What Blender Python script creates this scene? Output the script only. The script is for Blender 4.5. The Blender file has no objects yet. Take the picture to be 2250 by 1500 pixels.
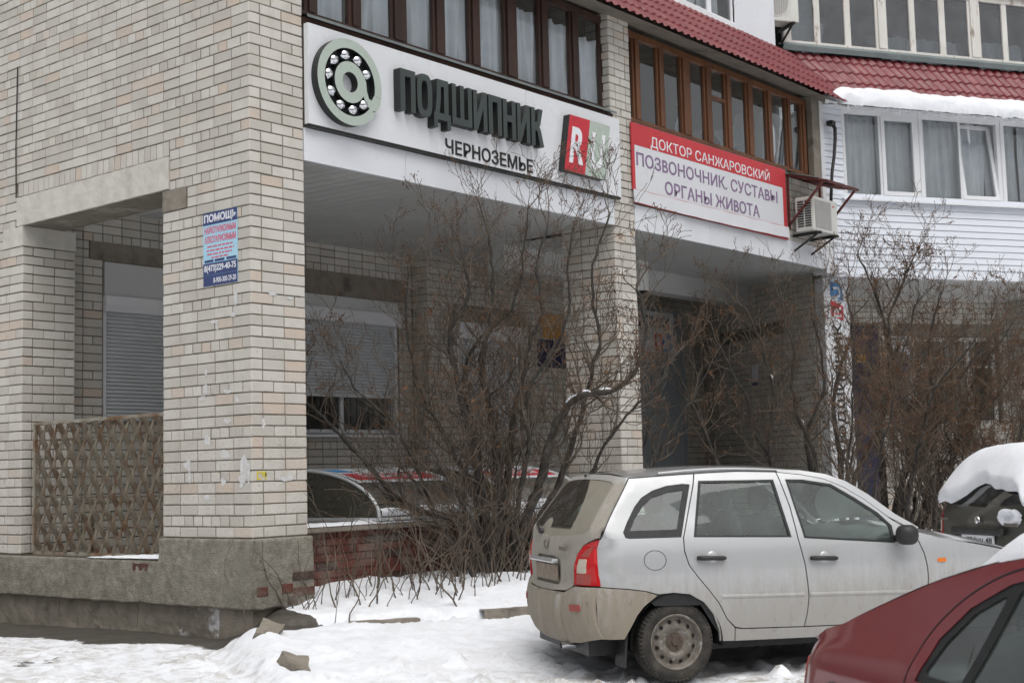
import bpy, bmesh, math, random
from mathutils import Vector, Matrix, noise
R = random.Random(7)
S = bpy.context.scene
COL = S.collection
rad = math.radians

# ------------------------------------------------------------------ camera, sky, sun, exposure
def set_camera():
    yaw, pit, rol = rad(39.6968), rad(5.491), rad(-1.4861)
    f = Vector((math.cos(yaw)*math.cos(pit), math.sin(yaw)*math.cos(pit), math.sin(pit)))
    r0 = Vector((math.sin(yaw), -math.cos(yaw), 0)); u0 = r0.cross(f)
    r = r0*math.cos(rol) + u0*math.sin(rol); u = u0*math.cos(rol) - r0*math.sin(rol)
    cam = bpy.data.cameras.new('camera'); o = bpy.data.objects.new('camera', cam); COL.objects.link(o)
    cam.sensor_width = 36; cam.lens = 48.29; cam.clip_start = 0.05; cam.clip_end = 2000
    m = Matrix((( r.x, u.x, -f.x, -7.93826), (r.y, u.y, -f.y, -9.62777), (r.z, u.z, -f.z, 0.51113), (0, 0, 0, 1)))
    o.matrix_world = m
    cam.dof.use_dof = True; cam.dof.focus_distance = 11.5; cam.dof.aperture_fstop = 6.3
    S.camera = o
set_camera()
W = bpy.data.worlds.new('World'); S.world = W; W.use_nodes = True
SUN_EL, SUN_AZ = rad(62), rad(238)          # azimuth: direction the light comes FROM, from +X toward +Y
def set_world():
    nt = W.node_tree; nt.nodes.clear()
    out = nt.nodes.new('ShaderNodeOutputWorld'); bg = nt.nodes.new('ShaderNodeBackground')
    sky = nt.nodes.new('ShaderNodeTexSky'); sky.sky_type = 'NISHITA'; sky.sun_disc = False
    sky.sun_elevation = SUN_EL; sky.sun_rotation = rad(90) - SUN_AZ
    sky.air_density = 1.0; sky.dust_density = 6.0; sky.ozone_density = 1.0
    hs = nt.nodes.new('ShaderNodeHueSaturation'); hs.inputs['Saturation'].default_value = 0.16
    hs.inputs['Value'].default_value = 1.0
    nt.links.new(sky.outputs[0], hs.inputs['Color'])
    nt.links.new(hs.outputs[0], bg.inputs['Color']); bg.inputs['Strength'].default_value = 0.09
    nt.links.new(bg.outputs[0], out.inputs['Surface'])
set_world()
def set_sun():
    l = bpy.data.lights.new('sun', 'SUN'); l.energy = 0.8; l.angle = rad(60); l.color = (1, .985, .96)
    o = bpy.data.objects.new('sun', l); COL.objects.link(o)
    d = Vector((math.cos(SUN_EL)*math.cos(SUN_AZ), math.cos(SUN_EL)*math.sin(SUN_AZ), math.sin(SUN_EL)))
    o.rotation_euler = d.to_track_quat('Z', 'Y').to_euler()
set_sun()
S.view_settings.view_transform = 'Standard'; S.view_settings.look = 'None'
S.view_settings.exposure = 0.46; S.view_settings.gamma = 1.0; S.view_settings.use_curve_mapping = False
S.render.engine = 'CYCLES'

# ------------------------------------------------------------------ helpers: objects
def tag(o, label=None, cat=None, group=None, kind=None):
    if label: o['label'] = label
    if cat: o['category'] = cat
    if group: o['group'] = group
    if kind: o['kind'] = kind
    return o
def thing(name, loc, label, cat, group=None, rz=0.0):
    o = bpy.data.objects.new(name, None); COL.objects.link(o); o.location = loc; o.rotation_euler = (0, 0, rz)
    o.empty_display_size = 0.1
    return tag(o, label, cat, group)
def root_loc(p):
    v = Vector((0, 0, 0))
    while p is not None:
        v += p.location; p = p.parent
    return v
class MB:
    """collects faces; build() links them as one mesh object"""
    def __init__(s): s.v = []; s.f = []; s.a = []; s.m = []
    def add(s, vs, fs, a=0.0, m=0):
        n = len(s.v); s.v.extend([tuple(x) for x in vs])
        for f in fs: s.f.append([i+n for i in f]); s.a.append(a); s.m.append(m)
    def hexa(s, c, a=0.0, m=0):
        s.add(c, [(0,3,2,1),(4,5,6,7),(0,1,5,4),(1,2,6,5),(2,3,7,6),(3,0,4,7)], a, m)
    def box(s, x0, x1, y0, y1, z0, z1, m=0):
        s.hexa([(x0,y0,z0),(x1,y0,z0),(x1,y1,z0),(x0,y1,z0),(x0,y0,z1),(x1,y0,z1),(x1,y1,z1),(x0,y1,z1)], m=m)
    def pbox(s, pl, u0, u1, z0, z1, d0, d1, m=0):
        P = pl.P
        s.hexa([P(u0,z0,d1),P(u1,z0,d1),P(u1,z0,d0),P(u0,z0,d0),P(u0,z1,d1),P(u1,z1,d1),P(u1,z1,d0),P(u0,z1,d0)], m=m)
    def beam(s, a, b, w, h=None, up=(0,0,1), m=0):
        a, b = Vector(a), Vector(b); h = h or w; d = (b-a).normalized(); up = Vector(up)
        if abs(d.dot(up)) > .98: up = Vector((1,0,0))
        x = d.cross(up).normalized()*w*.5; y = x.cross(d).normalized()*h*.5
        s.hexa([a-x-y, a+x-y, a+x+y, a-x+y, b-x-y, b+x-y, b+x+y, b-x+y], m=m)
    def tube(s, pts, rr, n=6, cap=True, m=0):
        pts = [Vector(p) for p in pts]; k = len(pts)
        if not hasattr(rr, '__len__'): rr = [rr]*k
        base = len(s.v); prev = None
        for i, p in enumerate(pts):
            d = (pts[min(i+1,k-1)] - pts[max(i-1,0)])
            if d.length < 1e-9: d = Vector((0,0,1))
            d.normalize()
            if prev is None:
                x = d.cross(Vector((0,0,1)) if abs(d.z) < .9 else Vector((1,0,0))).normalized()
            else:
                x = (prev - d*prev.dot(d)); x = x.normalized() if x.length > 1e-6 else d.orthogonal().normalized()
            prev = x; y = d.cross(x)
            for j in range(n):
                t = 2*math.pi*j/n; s.v.append(tuple(p + (x*math.cos(t)+y*math.sin(t))*rr[i]))
        for i in range(k-1):
            for j in range(n):
                a = base+i*n+j; b = base+i*n+(j+1) % n
                s.f.append([a, b, b+n, a+n]); s.a.append(0.0); s.m.append(m)
        if cap:
            s.f.append([base+j for j in range(n)][::-1]); s.a.append(0.0); s.m.append(m)
            s.f.append([base+(k-1)*n+j for j in range(n)]); s.a.append(0.0); s.m.append(m)
    def lathe(s, prof, o, ax, n=32, m=0):
        """prof: (radius, along axis) pairs; ax unit axis through o"""
        o, ax = Vector(o), Vector(ax).normalized(); x = ax.orthogonal().normalized(); y = ax.cross(x)
        base = len(s.v); k = len(prof)
        for r, h in prof:
            for j in range(n):
                t = 2*math.pi*j/n; s.v.append(tuple(o + ax*h + (x*math.cos(t)+y*math.sin(t))*r))
        for i in range(k-1):
            for j in range(n):
                a = base+i*n+j; b = base+i*n+(j+1) % n
                s.f.append([a, b, b+n, a+n]); s.a.append(0.0); s.m.append(m)
    def grid(s, fn, nu, nv, m=0):
        base = len(s.v)
        for i in range(nu+1):
            for j in range(nv+1): s.v.append(tuple(fn(i/nu, j/nv)))
        for i in range(nu):
            for j in range(nv):
                a = base+i*(nv+1)+j
                s.f.append([a, a+1, a+nv+2, a+nv+1]); s.a.append(0.0); s.m.append(m)
    def build(s, name, mat, parent=None, smooth=False, attr=False, bevel=0.0, recalc=True, world=True):
        me = bpy.data.meshes.new(name)
        off = root_loc(parent) if (parent is not None and world) else Vector((0,0,0))
        me.from_pydata([(x-off.x, y-off.y, z-off.z) for x, y, z in s.v], [], s.f)
        for q in (mat if isinstance(mat, (list, tuple)) else [mat]): me.materials.append(q)
        if any(s.m): me.polygons.foreach_set('material_index', s.m)
        if attr:
            at = me.attributes.new('rnd', 'FLOAT', 'FACE'); at.data.foreach_set('value', s.a)
        if recalc:
            bm = bmesh.new(); bm.from_mesh(me); bmesh.ops.recalc_face_normals(bm, faces=bm.faces); bm.to_mesh(me); bm.free()
        if smooth: me.polygons.foreach_set('use_smooth', [True]*len(me.polygons))
        me.update()
        o = bpy.data.objects.new(name, me); COL.objects.link(o)
        if parent is not None: o.parent = parent
        if bevel:
            b = o.modifiers.new('bevel', 'BEVEL'); b.width = bevel; b.segments = 2; b.limit_method = 'ANGLE'
        return o
class PL:
    """vertical facade plane: u along it, z up, d outward"""
    def __init__(s, O, U, N): s.O = Vector(O); s.U = Vector(U); s.N = Vector(N)
    def P(s, u, z, d=0.0): return s.O + s.U*u + s.N*d + Vector((0,0,z))
a3 = rad(-30.4)
PF = PL((0,0,0), (1,0,0), (0,-1,0))                       # front facade
PLF = PL((0,0,0), (0,1,0), (-1,0,0))                      # side facade on the left
P3 = PL((11.5,0,0), (math.cos(a3), math.sin(a3), 0), (math.sin(a3), -math.cos(a3), 0))   # angled wing
def hsh(*k):
    return random.Random(repr(k)).random()
def dup(o, parent):
    c = o.copy(); COL.objects.link(c); c.parent = parent
    for ch in o.children: dup(ch, c)
    return c
def fbm(x, y, z=0.0, o=4):
    v = 0; a = 1; s = 0
    for i in range(o):
        v += a*noise.noise((x, y, z+i*7.3)); s += a; a *= .5; x *= 2.03; y *= 2.03; z *= 2.03
    return v/s
def sst(a, b, x):
    t = max(0.0, min(1.0, (x-a)/(b-a))); return t*t*(3-2*t)

# ------------------------------------------------------------------ helpers: materials
class NT:
    def __init__(s, name):
        s.m = bpy.data.materials.new(name); s.m.use_nodes = True; s.t = s.m.node_tree
        s.b = s.t.nodes['Principled BSDF']; s.out = s.t.nodes['Material Output']
    def n(s, ty, **kw):
        nd = s.t.nodes.new('ShaderNode'+ty)
        for k, v in kw.items(): setattr(nd, k, v)
        return nd
    def l(s, a, b): s.t.links.new(a, b)
    def coord(s, kind='Object'):
        if kind == 'World': return s.n('NewGeometry').outputs['Position']
        return s.n('TexCoord').outputs[kind]
    def noise(s, co, scale, detail=4, rough=.55, dist=0, stretch=None):
        if stretch:
            mp = s.n('Mapping'); mp.inputs['Scale'].default_value = stretch; s.l(co, mp.inputs['Vector']); co = mp.outputs[0]
        n = s.n('TexNoise'); n.inputs['Scale'].default_value = scale; n.inputs['Detail'].default_value = detail
        n.inputs['Roughness'].default_value = rough; n.inputs['Distortion'].default_value = dist
        s.l(co, n.inputs['Vector']); return n.outputs['Fac']
    def ramp(s, fac, lo, hi, a=0.0, b=1.0):
        r = s.n('MapRange'); r.interpolation_type = 'SMOOTHSTEP'
        for k, v in (('From Min', lo), ('From Max', hi), ('To Min', a), ('To Max', b)): r.inputs[k].default_value = v
        s.l(fac, r.inputs['Value']); return r.outputs['Result']
    def mix(s, fac, a, b, mode='MIX'):
        x = s.n('Mix'); x.data_type = 'RGBA'; x.blend_type = mode; x.clamp_factor = True
        for sock, v in ((x.inputs[0], fac), (x.inputs[6], a), (x.inputs[7], b)):
            if isinstance(v, (int, float)): sock.default_value = v
            elif isinstance(v, (tuple, list)): sock.default_value = (*v[:3], 1)
            else: s.l(v, sock)
        return x.outputs[2]
    def math(s, op, a, b=0.0):
        x = s.n('Math'); x.operation = op
        for i, v in enumerate((a, b)):
            if isinstance(v, (int, float)): x.inputs[i].default_value = v
            else: s.l(v, x.inputs[i])
        return x.outputs[0]
    def sep(s, co):
        x = s.n('SeparateXYZ'); s.l(co, x.inputs[0]); return x.outputs
    def bump(s, h, strength=.3, dist=.01, prev=None):
        b = s.n('Bump'); b.inputs['Strength'].default_value = strength; b.inputs['Distance'].default_value = dist
        s.l(h, b.inputs['Height'])
        if prev is not None: s.l(prev, b.inputs['Normal'])
        return b.outputs[0]
    def done(s, col=None, rough=None, nrm=None, metal=None, spec=None):
        b = s.b
        for k, v in (('Base Color', col), ('Roughness', rough), ('Metallic', metal), ('Specular IOR Level', spec)):
            if v is None: continue
            if isinstance(v, (int, float)): b.inputs[k].default_value = v
            elif isinstance(v, (tuple, list)): b.inputs[k].default_value = (*v[:3], 1)
            else: s.l(v, b.inputs[k])
        if nrm is not None: s.l(nrm, b.inputs['Normal'])
        return s.m
def pm(name, c1, c2=None, sc=6.0, rough=.7, metal=0.0, bump=0.0, bs=40.0, bd=.004, c3=None, s3=2.0, t3=(.55,.7), co='World', det=5, stretch=None, spec=.5):
    """two-tone noise paint with optional stain colour and fine relief"""
    t = NT(name); p = t.coord(co); col = c1
    if c2: col = t.mix(t.ramp(t.noise(p, sc, det, stretch=stretch), .3, .7), c1, c2)
    if c3: col = t.mix(t.ramp(t.noise(p, s3, 6, .65, stretch=stretch), *t3), col, c3)
    nr = t.bump(t.noise(p, bs, 5, .6), bump, bd) if bump else None
    rn = t.ramp(t.noise(p, sc*2.3, 3), .3, .7, max(0, rough-.08), min(1, rough+.08))
    return t.done(col, rn, nr, metal, spec)
# ------------------------------------------------------------------ materials
def brick_mat(name, per_object, c=((.50,.475,.43),(.60,.575,.53),(.56,.475,.40)), wear=True):
    t = NT(name); p = t.coord('World')
    if per_object: rnd = t.n('ObjectInfo').outputs['Random']
    else:
        a = t.n('Attribute'); a.attribute_name = 'rnd'; rnd = a.outputs['Fac']
    col = t.mix(t.ramp(rnd, .05, .75), c[0], c[1])
    col = t.mix(t.ramp(rnd, .86, .98), col, c[2])
    f1 = t.noise(p, 3.2, 5, .6); col = t.mix(t.ramp(f1, .42, .75, 0, .45), col, (.43,.40,.35))
    sp = t.noise(p, 95, 3, .6); col = t.mix(t.ramp(sp, .60, .70, 0, .55), col, (.34,.29,.23))
    h = t.noise(p, 120, 4, .65)
    nr = t.bump(h, .35, .003)
    if wear:
        z = t.sep(p)[2]
        low = t.math('MULTIPLY', t.ramp(t.noise(p, 28, 5, .7, 1.0, (1,1,2.2)), .52, .66), t.ramp(z, .75, 1.5, 1, 0))
        col = t.mix(t.math('MULTIPLY', low, .6), col, (.40,.33,.26))
        pit = t.math('MULTIPLY', t.ramp(t.noise(p, 55, 2, .5), .66, .72), t.ramp(z, 1.2, 2.6, 1, .15))
        col = t.mix(t.math('MULTIPLY', pit, .75), col, (.17,.14,.11))
        nr = t.bump(t.math('SUBTRACT', 1.0, pit), .8, .006, nr)
        st = t.ramp(t.noise(p, 1.5, 5, .6, 0, (3,3,.35)), .50, .8, 0, .34)
        col = t.mix(st, col, (.36,.34,.29))
    return t.done(col, .85, nr, 0, .3)
M = {}
M['brick'] = brick_mat('silicate_brick', False)
M['brick_o'] = brick_mat('silicate_brick_single', True)
M['brick_red'] = brick_mat('red_brick', True, ((.085,.028,.021),(.125,.036,.025),(.06,.036,.031)), False)
M['mortar'] = pm('mortar', (.20,.18,.145), (.15,.133,.105), 9, .95, 0, .6, 160, .004, (.30,.28,.24), 2.0)
M['mortar_dark'] = pm('mortar_dark', (.10,.085,.07), (.15,.13,.11), 12, .95, 0, .5, 120)
def plaster_mat():
    t = NT('rough_plaster'); p = t.coord('World')
    col = t.mix(t.ramp(t.noise(p, 10, 6, .7), .3, .7), (.225,.21,.175), (.385,.355,.30))
    col = t.mix(t.ramp(t.noise(p, 2.3, 5, .6), .5, .72, 0, .7), col, (.24,.235,.19))
    col = t.mix(t.ramp(t.noise(p, 42, 3, .6, 0, (1,1,2.4)), .56, .68, 0, .75), col, (.15,.14,.11))
    col = t.mix(t.ramp(t.noise(p, 24, 3, .6), .60, .75, 0, .6), col, (.48,.42,.34))
    nr = t.bump(t.noise(p, 38, 5, .7, 0, (1,1,2)), 1.0, .03)
    return t.done(col, .95, nr, 0, .2)
M['plaster'] = plaster_mat()
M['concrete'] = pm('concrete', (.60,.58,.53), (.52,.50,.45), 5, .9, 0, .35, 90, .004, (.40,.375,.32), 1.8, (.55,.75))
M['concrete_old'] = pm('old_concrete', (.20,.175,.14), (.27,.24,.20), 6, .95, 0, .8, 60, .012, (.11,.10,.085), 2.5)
M['concrete_salt'] = pm('frosted_concrete', (.16,.14,.115), (.22,.195,.16), 6, .95, 0, .8, 60, .012, (.56,.56,.58), 3.2, (.50,.62))
M['soffit'] = pm('grey_soffit', (.60,.61,.60), (.54,.55,.54), 1.2, .55, 0, .05, 30)
M['white_panel'] = pm('white_panel', (.74,.76,.80), (.70,.72,.76), 1.5, .35, 0, 0, 40, .004, (.62,.62,.62), 1.1, (.62,.85))
M['white_pvc'] = pm('white_plastic', (.76,.77,.79), (.72,.73,.75), 2, .4)
M['siding'] = pm('white_vinyl_siding', (.74,.77,.83), (.71,.74,.80), 1.2, .42)
M['shutter'] = pm('shutter_slats', (.62,.64,.66), (.57,.59,.60), 2.0, .45, 0, 0, 40, .004, (.50,.50,.49), 1.5, (.58,.8))
M['wood_dark'] = pm('dark_brown_wood', (.028,.014,.010), (.055,.024,.016), 5, .5, 0, .25, 60, .003, stretch=(1,1,.15))
M['wood_brown'] = pm('brown_varnished_wood', (.11,.042,.018), (.17,.07,.03), 6, .42, 0, .25, 60, .003, stretch=(1,1,.15))
M['wood_white'] = pm('peeling_white_paint', (.60,.58,.54), (.68,.66,.63), 8, .7, 0, .4, 70, .004, (.25,.20,.15), 9, (.56,.68), stretch=(1,1,.2))
M['flashing'] = pm('grey_green_flashing', (.22,.245,.24), (.16,.18,.18), 3, .4, .3)
M['gutter'] = pm('grey_green_gutter', (.20,.235,.235), (.16,.19,.19), 3, .35, .3)
M['roof_red'] = pm('red_metal_tile', (.185,.026,.032), (.15,.02,.026), 3, .42, 0, .15, 50, .002, (.24,.06,.062), 1.6, (.5,.75))
M['curtain'] = pm('sheer_curtain', (.82,.85,.88), (.74,.77,.81), 5, .9)
M['room'] = pm('unlit_room_tone', (.045,.048,.05), (.07,.07,.068), 1.5, .9)  # darkness of unlit interiors is put into this colour
M['dark'] = pm('black_void', (.012,.012,.012), (.02,.02,.02), 3, .8)
M['dark_metal'] = pm('dark_metal', (.03,.03,.03), (.05,.048,.045), 6, .5, .5)
M['grey_metal'] = pm('grey_painted_metal', (.27,.30,.32), (.23,.26,.28), 2, .5, 0, .08, 50, .003, (.20,.21,.21), 1.4)
M['rust'] = pm('rusty_painted_steel', (.12,.10,.072), (.18,.155,.115), 10, .8, .1, .5, 90, .004, (.10,.055,.028), 6, (.47,.62))
M['rust_frame'] = pm('weathered_angle_steel', (.30,.29,.25), (.24,.20,.14), 4, .7, .1, .4, 80, .003, (.15,.075,.03), 3, (.45,.65))
M['red_steel'] = pm('red_brown_primer_steel', (.12,.025,.02), (.085,.02,.017), 8, .6, 0, .2, 80)
M['sign_white'] = pm('white_sign_board', (.72,.735,.76), (.69,.705,.73), .8, .3)
M['sign_red'] = pm('red_sign', (.55,.035,.05), (.50,.03,.045), 2, .35)
M['sign_red_faded'] = pm('faded_red_vinyl', (.56,.05,.06), (.50,.04,.05), 1.2, .5)
M['sign_vinyl'] = pm('white_vinyl_banner', (.68,.69,.72), (.64,.65,.68), 1.0, .45, 0, 0, 40, .004, (.50,.46,.38), 1.3, (.66,.85))
M['sign_green'] = pm('pale_green_acrylic', (.42,.485,.43), (.40,.465,.41), 2, .3)
M['sign_dark'] = pm('dark_green_grey_letter', (.050,.064,.060), (.044,.056,.053), 3, .4)
M['sign_black'] = pm('black_letter_side', (.012,.014,.014), (.018,.02,.02), 3, .5)
M['white'] = pm('white_paint', (.78,.79,.82), (.75,.76,.79), 3, .35)
M['violet'] = pm('faded_violet_print', (.20,.13,.24), (.24,.16,.27), 5, .5)
M['navy'] = pm('navy_print', (.035,.055,.16), (.045,.065,.18), 5, .5)
M['sky_print'] = pm('pale_blue_print', (.36,.62,.78), (.40,.66,.80), 3, .45)
M['pink_print'] = pm('red_pink_print', (.62,.10,.16), (.60,.14,.20), 9, .5)
M['white_print'] = pm('white_print', (.75,.76,.80), (.72,.73,.77), 6, .5)
M['blue_print'] = pm('blue_print', (.05,.27,.60), (.06,.31,.64), 5, .5)
M['indigo'] = pm('dark_blue_door_paint', (.014,.014,.05), (.02,.02,.06), 3, .5)
M['orange_print'] = pm('orange_print', (.55,.27,.04), (.50,.24,.04), 6, .5)
M['yellow_paint'] = pm('yellow_spray_paint', (.62,.52,.06), (.55,.47,.08), 30, .8)
M['paper'] = pm('torn_white_paper', (.66,.66,.66), (.55,.54,.52), 25, .9, 0, .3, 90)
M['chrome'] = pm('chrome_ball', (.75,.77,.80), None, 3, .08, 1.0)
M['acr'] = pm('air_conditioner_shell', (.66,.66,.63), (.61,.61,.57), 2, .5, 0, 0, 40, .004, (.48,.47,.43), 2, (.55,.8))
M['grille_grey'] = pm('grey_grille', (.34,.33,.32), (.38,.37,.36), 8, .6)
M['cable'] = pm('black_cable_sleeve', (.015,.015,.016), (.03,.03,.03), 12, .6)
M['polycarb'] = None
def glass_mat(name, tint, refl=1.0, dirt=0.0, dirt_c=(.35,.35,.33), rough=.015, body=None, co='World', dmask=None):
    """thin sheet: transparent body, mirror-like surface by Fresnel, optional film of dirt"""
    t = NT(name); t.t.nodes.remove(t.b)
    tr = t.n('BsdfTransparent'); tr.inputs[0].default_value = (*tint, 1)
    gl = t.n('BsdfGlossy'); gl.inputs['Roughness'].default_value = rough; gl.inputs['Color'].default_value = (1,1,1,1)
    fr = t.n('Fresnel'); fr.inputs['IOR'].default_value = 1.52
    fac = t.math('MINIMUM', t.math('MULTIPLY', fr.outputs[0], 1.8*refl), 1.0)
    mx = t.n('MixShader'); t.l(fac, mx.inputs[0]); t.l(tr.outputs[0], mx.inputs[1]); t.l(gl.outputs[0], mx.inputs[2])
    res = mx.outputs[0]
    if dirt:
        p = t.coord(co); df = t.n('BsdfDiffuse'); df.inputs[0].default_value = (*dirt_c, 1)
        f = t.ramp(t.noise(p, 4.0, 6, .65), .25, .85, dirt*.5, min(1, dirt*1.4))
        if dmask: f = dmask(t, f)
        m2 = t.n('MixShader'); t.l(f, m2.inputs[0]); t.l(res, m2.inputs[1]); t.l(df.outputs[0], m2.inputs[2]); res = m2.outputs[0]
    t.l(res, t.out.inputs['Surface']); return t.m
M['glass'] = glass_mat('window_glass', (.90,.93,.94), 1.0, .08)
M['glass_old'] = glass_mat('dusty_old_glass', (.55,.60,.62), 1.3, .22, (.30,.32,.34))
M['glass_dark'] = glass_mat('dark_balcony_glass', (.75,.82,.82), 1.5, .05)
M['polycarb'] = glass_mat('smoked_polycarbonate', (.28,.29,.25), .5, .68, (.10,.092,.075), .25)
def snow_mat(name, dirty=0.0):
    t = NT(name); p = t.coord('World')
    col = t.mix(t.ramp(t.noise(p, 2.5, 5, .6), .35, .75), (.80,.82,.86), (.74,.76,.80))
    if dirty: col = t.mix(t.ramp(t.noise(p, 5.5, 6, .7), .52, .74, 0, dirty), col, (.42,.38,.32))
    n1 = t.bump(t.noise(p, 14, 6, .65), .35, .02); n2 = t.bump(t.noise(p, 140, 3, .6), .35, .004, n1)
    m = t.done(col, .75, n2, 0, .3)
    t.b.inputs['Subsurface Weight'].default_value = .25; t.b.inputs['Subsurface Scale'].default_value = .015
    t.b.inputs['Subsurface Radius'].default_value = (.6,.8,1.0)
    return m
M['snow'] = snow_mat('fresh_snow')
M['snow_old'] = snow_mat('settled_snow', .35)
def ground_mat():
    t = NT('snowy_yard'); p = t.coord('World')
    a = t.n('Attribute'); a.attribute_name = 'snow'; cov = a.outputs['Fac']
    b = t.n('Attribute'); b.attribute_name = 'dirt'; drt = b.outputs['Fac']
    asp = t.mix(t.ramp(t.noise(p, 6, 6, .65), .3, .7), (.055,.050,.043), (.095,.085,.072))
    asp = t.mix(t.ramp(t.noise(p, 60, 3, .6), .55, .7, 0, .6), asp, (.15,.135,.115))
    sn = t.mix(t.ramp(t.noise(p, 1.8, 5, .6), .35, .75), (.82,.84,.88), (.76,.78,.82))
    d2 = t.math('MULTIPLY', drt, t.ramp(t.noise(p, 7, 6, .7, .6), .40, .68))
    sn = t.mix(d2, sn, (.36,.325,.275))
    nz = t.noise(p, 9, 6, .68, .4)
    f = t.ramp(t.math('ADD', cov, t.math('MULTIPLY', t.math('SUBTRACT', nz, .5), .9)), .42, .58)
    col = t.mix(f, asp, sn)
    hb = t.math('ADD', t.math('MULTIPLY', f, .6), t.noise(p, 16, 6, .65))
    n1 = t.bump(hb, .45, .03); n2 = t.bump(t.noise(p, 130, 4, .6), .4, .005, n1)
    rg = t.ramp(f, 0, 1, .55, .8)
    m = t.done(col, rg, n2, 0, .35)
    return m
M['ground'] = ground_mat()
M['bark'] = pm('lilac_bark', (.058,.052,.045), (.034,.030,.026), 14, .9, 0, .9, 70, .010, (.12,.112,.10), 9, (.55,.72))
M['twig'] = pm('grey_brown_twig', (.135,.105,.078), (.075,.058,.045), 5, .8, 0, 0, 40, .004, (.20,.15,.10), 3.5, (.55,.75))
M['leaf_dry'] = pm('dry_leaf', (.17,.075,.03), (.11,.06,.03), 20, .8)
def text_mesh(body, bold=0.0, extrude=0.0, spacing=1.0):
    c = bpy.data.curves.new('txt', 'FONT'); c.body = body; c.extrude = extrude; c.offset = bold; c.space_character = spacing
    c.resolution_u = 6
    o = bpy.data.objects.new('txt', c); COL.objects.link(o); bpy.context.view_layer.update()
    me = bpy.data.meshes.new_from_object(o.evaluated_get(bpy.context.evaluated_depsgraph_get()))
    bpy.data.objects.remove(o); bpy.data.curves.remove(c)
    return me
def place_text(name, body, pl, u0, u1, z0, z1, d0, d1, mat, parent, bold=.02, spacing=1.0, fn=None, split=False, side=None):
    """letters fitted into the rectangle u0..u1, z0..z1 of a plane, from depth d0 to d1. split: one object per letter"""
    me = text_mesh(body, bold, .5, spacing)
    vs = [v.co.copy() for v in me.vertices]; fs = [tuple(p.vertices) for p in me.polygons]; bpy.data.meshes.remove(me)
    xs = [v.x for v in vs]; ys = [v.y for v in vs]; x0, x1, y0, y1 = min(xs), max(xs), min(ys), max(ys)
    def mp(v):
        a = (v.x-x0)/(x1-x0); b = (v.y-y0)/(y1-y0); c = 1 if v.z > 0 else 0
        u, z, d = u0+(u1-u0)*a, z0+(z1-z0)*b, d0+(d1-d0)*c
        if fn: u, z = fn(u, z)
        return pl.P(u, z, d)
    vs2 = [mp(v) for v in vs]
    out = []
    if not split: groups = [list(range(len(fs)))]
    else:
        par = list(range(len(vs)))
        def find(i):
            while par[i] != i: par[i] = par[par[i]]; i = par[i]
            return i
        key = {}
        for i, v in enumerate(vs):
            k = (round(v.x,5), round(v.y,5), round(v.z,5))
            if k in key: par[find(i)] = find(key[k])
            else: key[k] = i
        for f in fs:
            for q in f[1:]: par[find(q)] = find(f[0])
        gd = {}
        for i, f in enumerate(fs): gd.setdefault(find(f[0]), []).append(i)
        groups = sorted(gd.values(), key=lambda g: min(vs[q].x for i in g for q in fs[i]))
    for g in groups:
        mb = MB(); idx = {}
        for i in g:
            for q in fs[i]:
                if q not in idx: idx[q] = len(mb.v); mb.v.append(tuple(vs2[q]))
            front = all(vs[q].z > 0 for q in fs[i]) or all(vs[q].z < 0 for q in fs[i])
            mb.f.append([idx[q] for q in fs[i]]); mb.a.append(0); mb.m.append(0 if (front or side is None) else 1)
        out.append(mb.build(name, [mat, side] if side else mat, parent))
    return out
# ------------------------------------------------------------------ ground
K0 = Vector((.25, -.5)); U2 = Vector((math.cos(a3), math.sin(a3))); NI = Vector((-math.sin(a3), math.cos(a3)))
def zg(x, y):
    dx, dy = x-K0.x, y-K0.y; t = dx*U2.x+dy*U2.y; s = dx*NI.x+dy*NI.y
    dc = math.hypot(x+7.9, y+9.6)
    z = -1.0 - .16*(1-sst(1.5, 9.0, dc))
    z += .10*sst(-2.2, 1.5, y)*(1-sst(1.5, 4.5, y)*.4)
    left = sst(-.95, -.42, t)
    if s < 0: z += left*.20*sst(-2.6, -.05, s)
    bed = sst(-.06, .10, s)*sst(-.75, -.2, t)
    top = -.70 + .20*sst(0, 1.2, s)
    z = z*(1-bed) + top*bed
    return z
def zrel(x, y):
    dx, dy = x-K0.x, y-K0.y; t = dx*U2.x+dy*U2.y; s = dx*NI.x+dy*NI.y
    n = fbm(x*.9, y*.9, 3.1, 3)*.035 + fbm(x*3.2, y*3.2, 9.7, 4)*.040 + fbm(x*9, y*9, 1.3, 3)*.022
    ch = max(0.0, fbm(x*4.5, y*4.5, 21.0, 3)-.12)*.16                      # trodden lumps
    k = sst(-1.0, .2, -abs(s+2.6)+1.2)                                       # churned strip along the parked cars
    n += ch*(.45+.9*k)
    if s > .1: n += .05*max(0, fbm(x*1.7, y*1.7, 5.5, 3))
    ridge = math.exp(-((t+.55)/.17)**2)*sst(-2.5, -1.7, s)*(1-sst(-.25, .15, s))*(.08+.05*fbm(x*5, y*5, 2.2, 3))       # ploughed edge over the broken kerb
    return n+ridge
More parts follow.
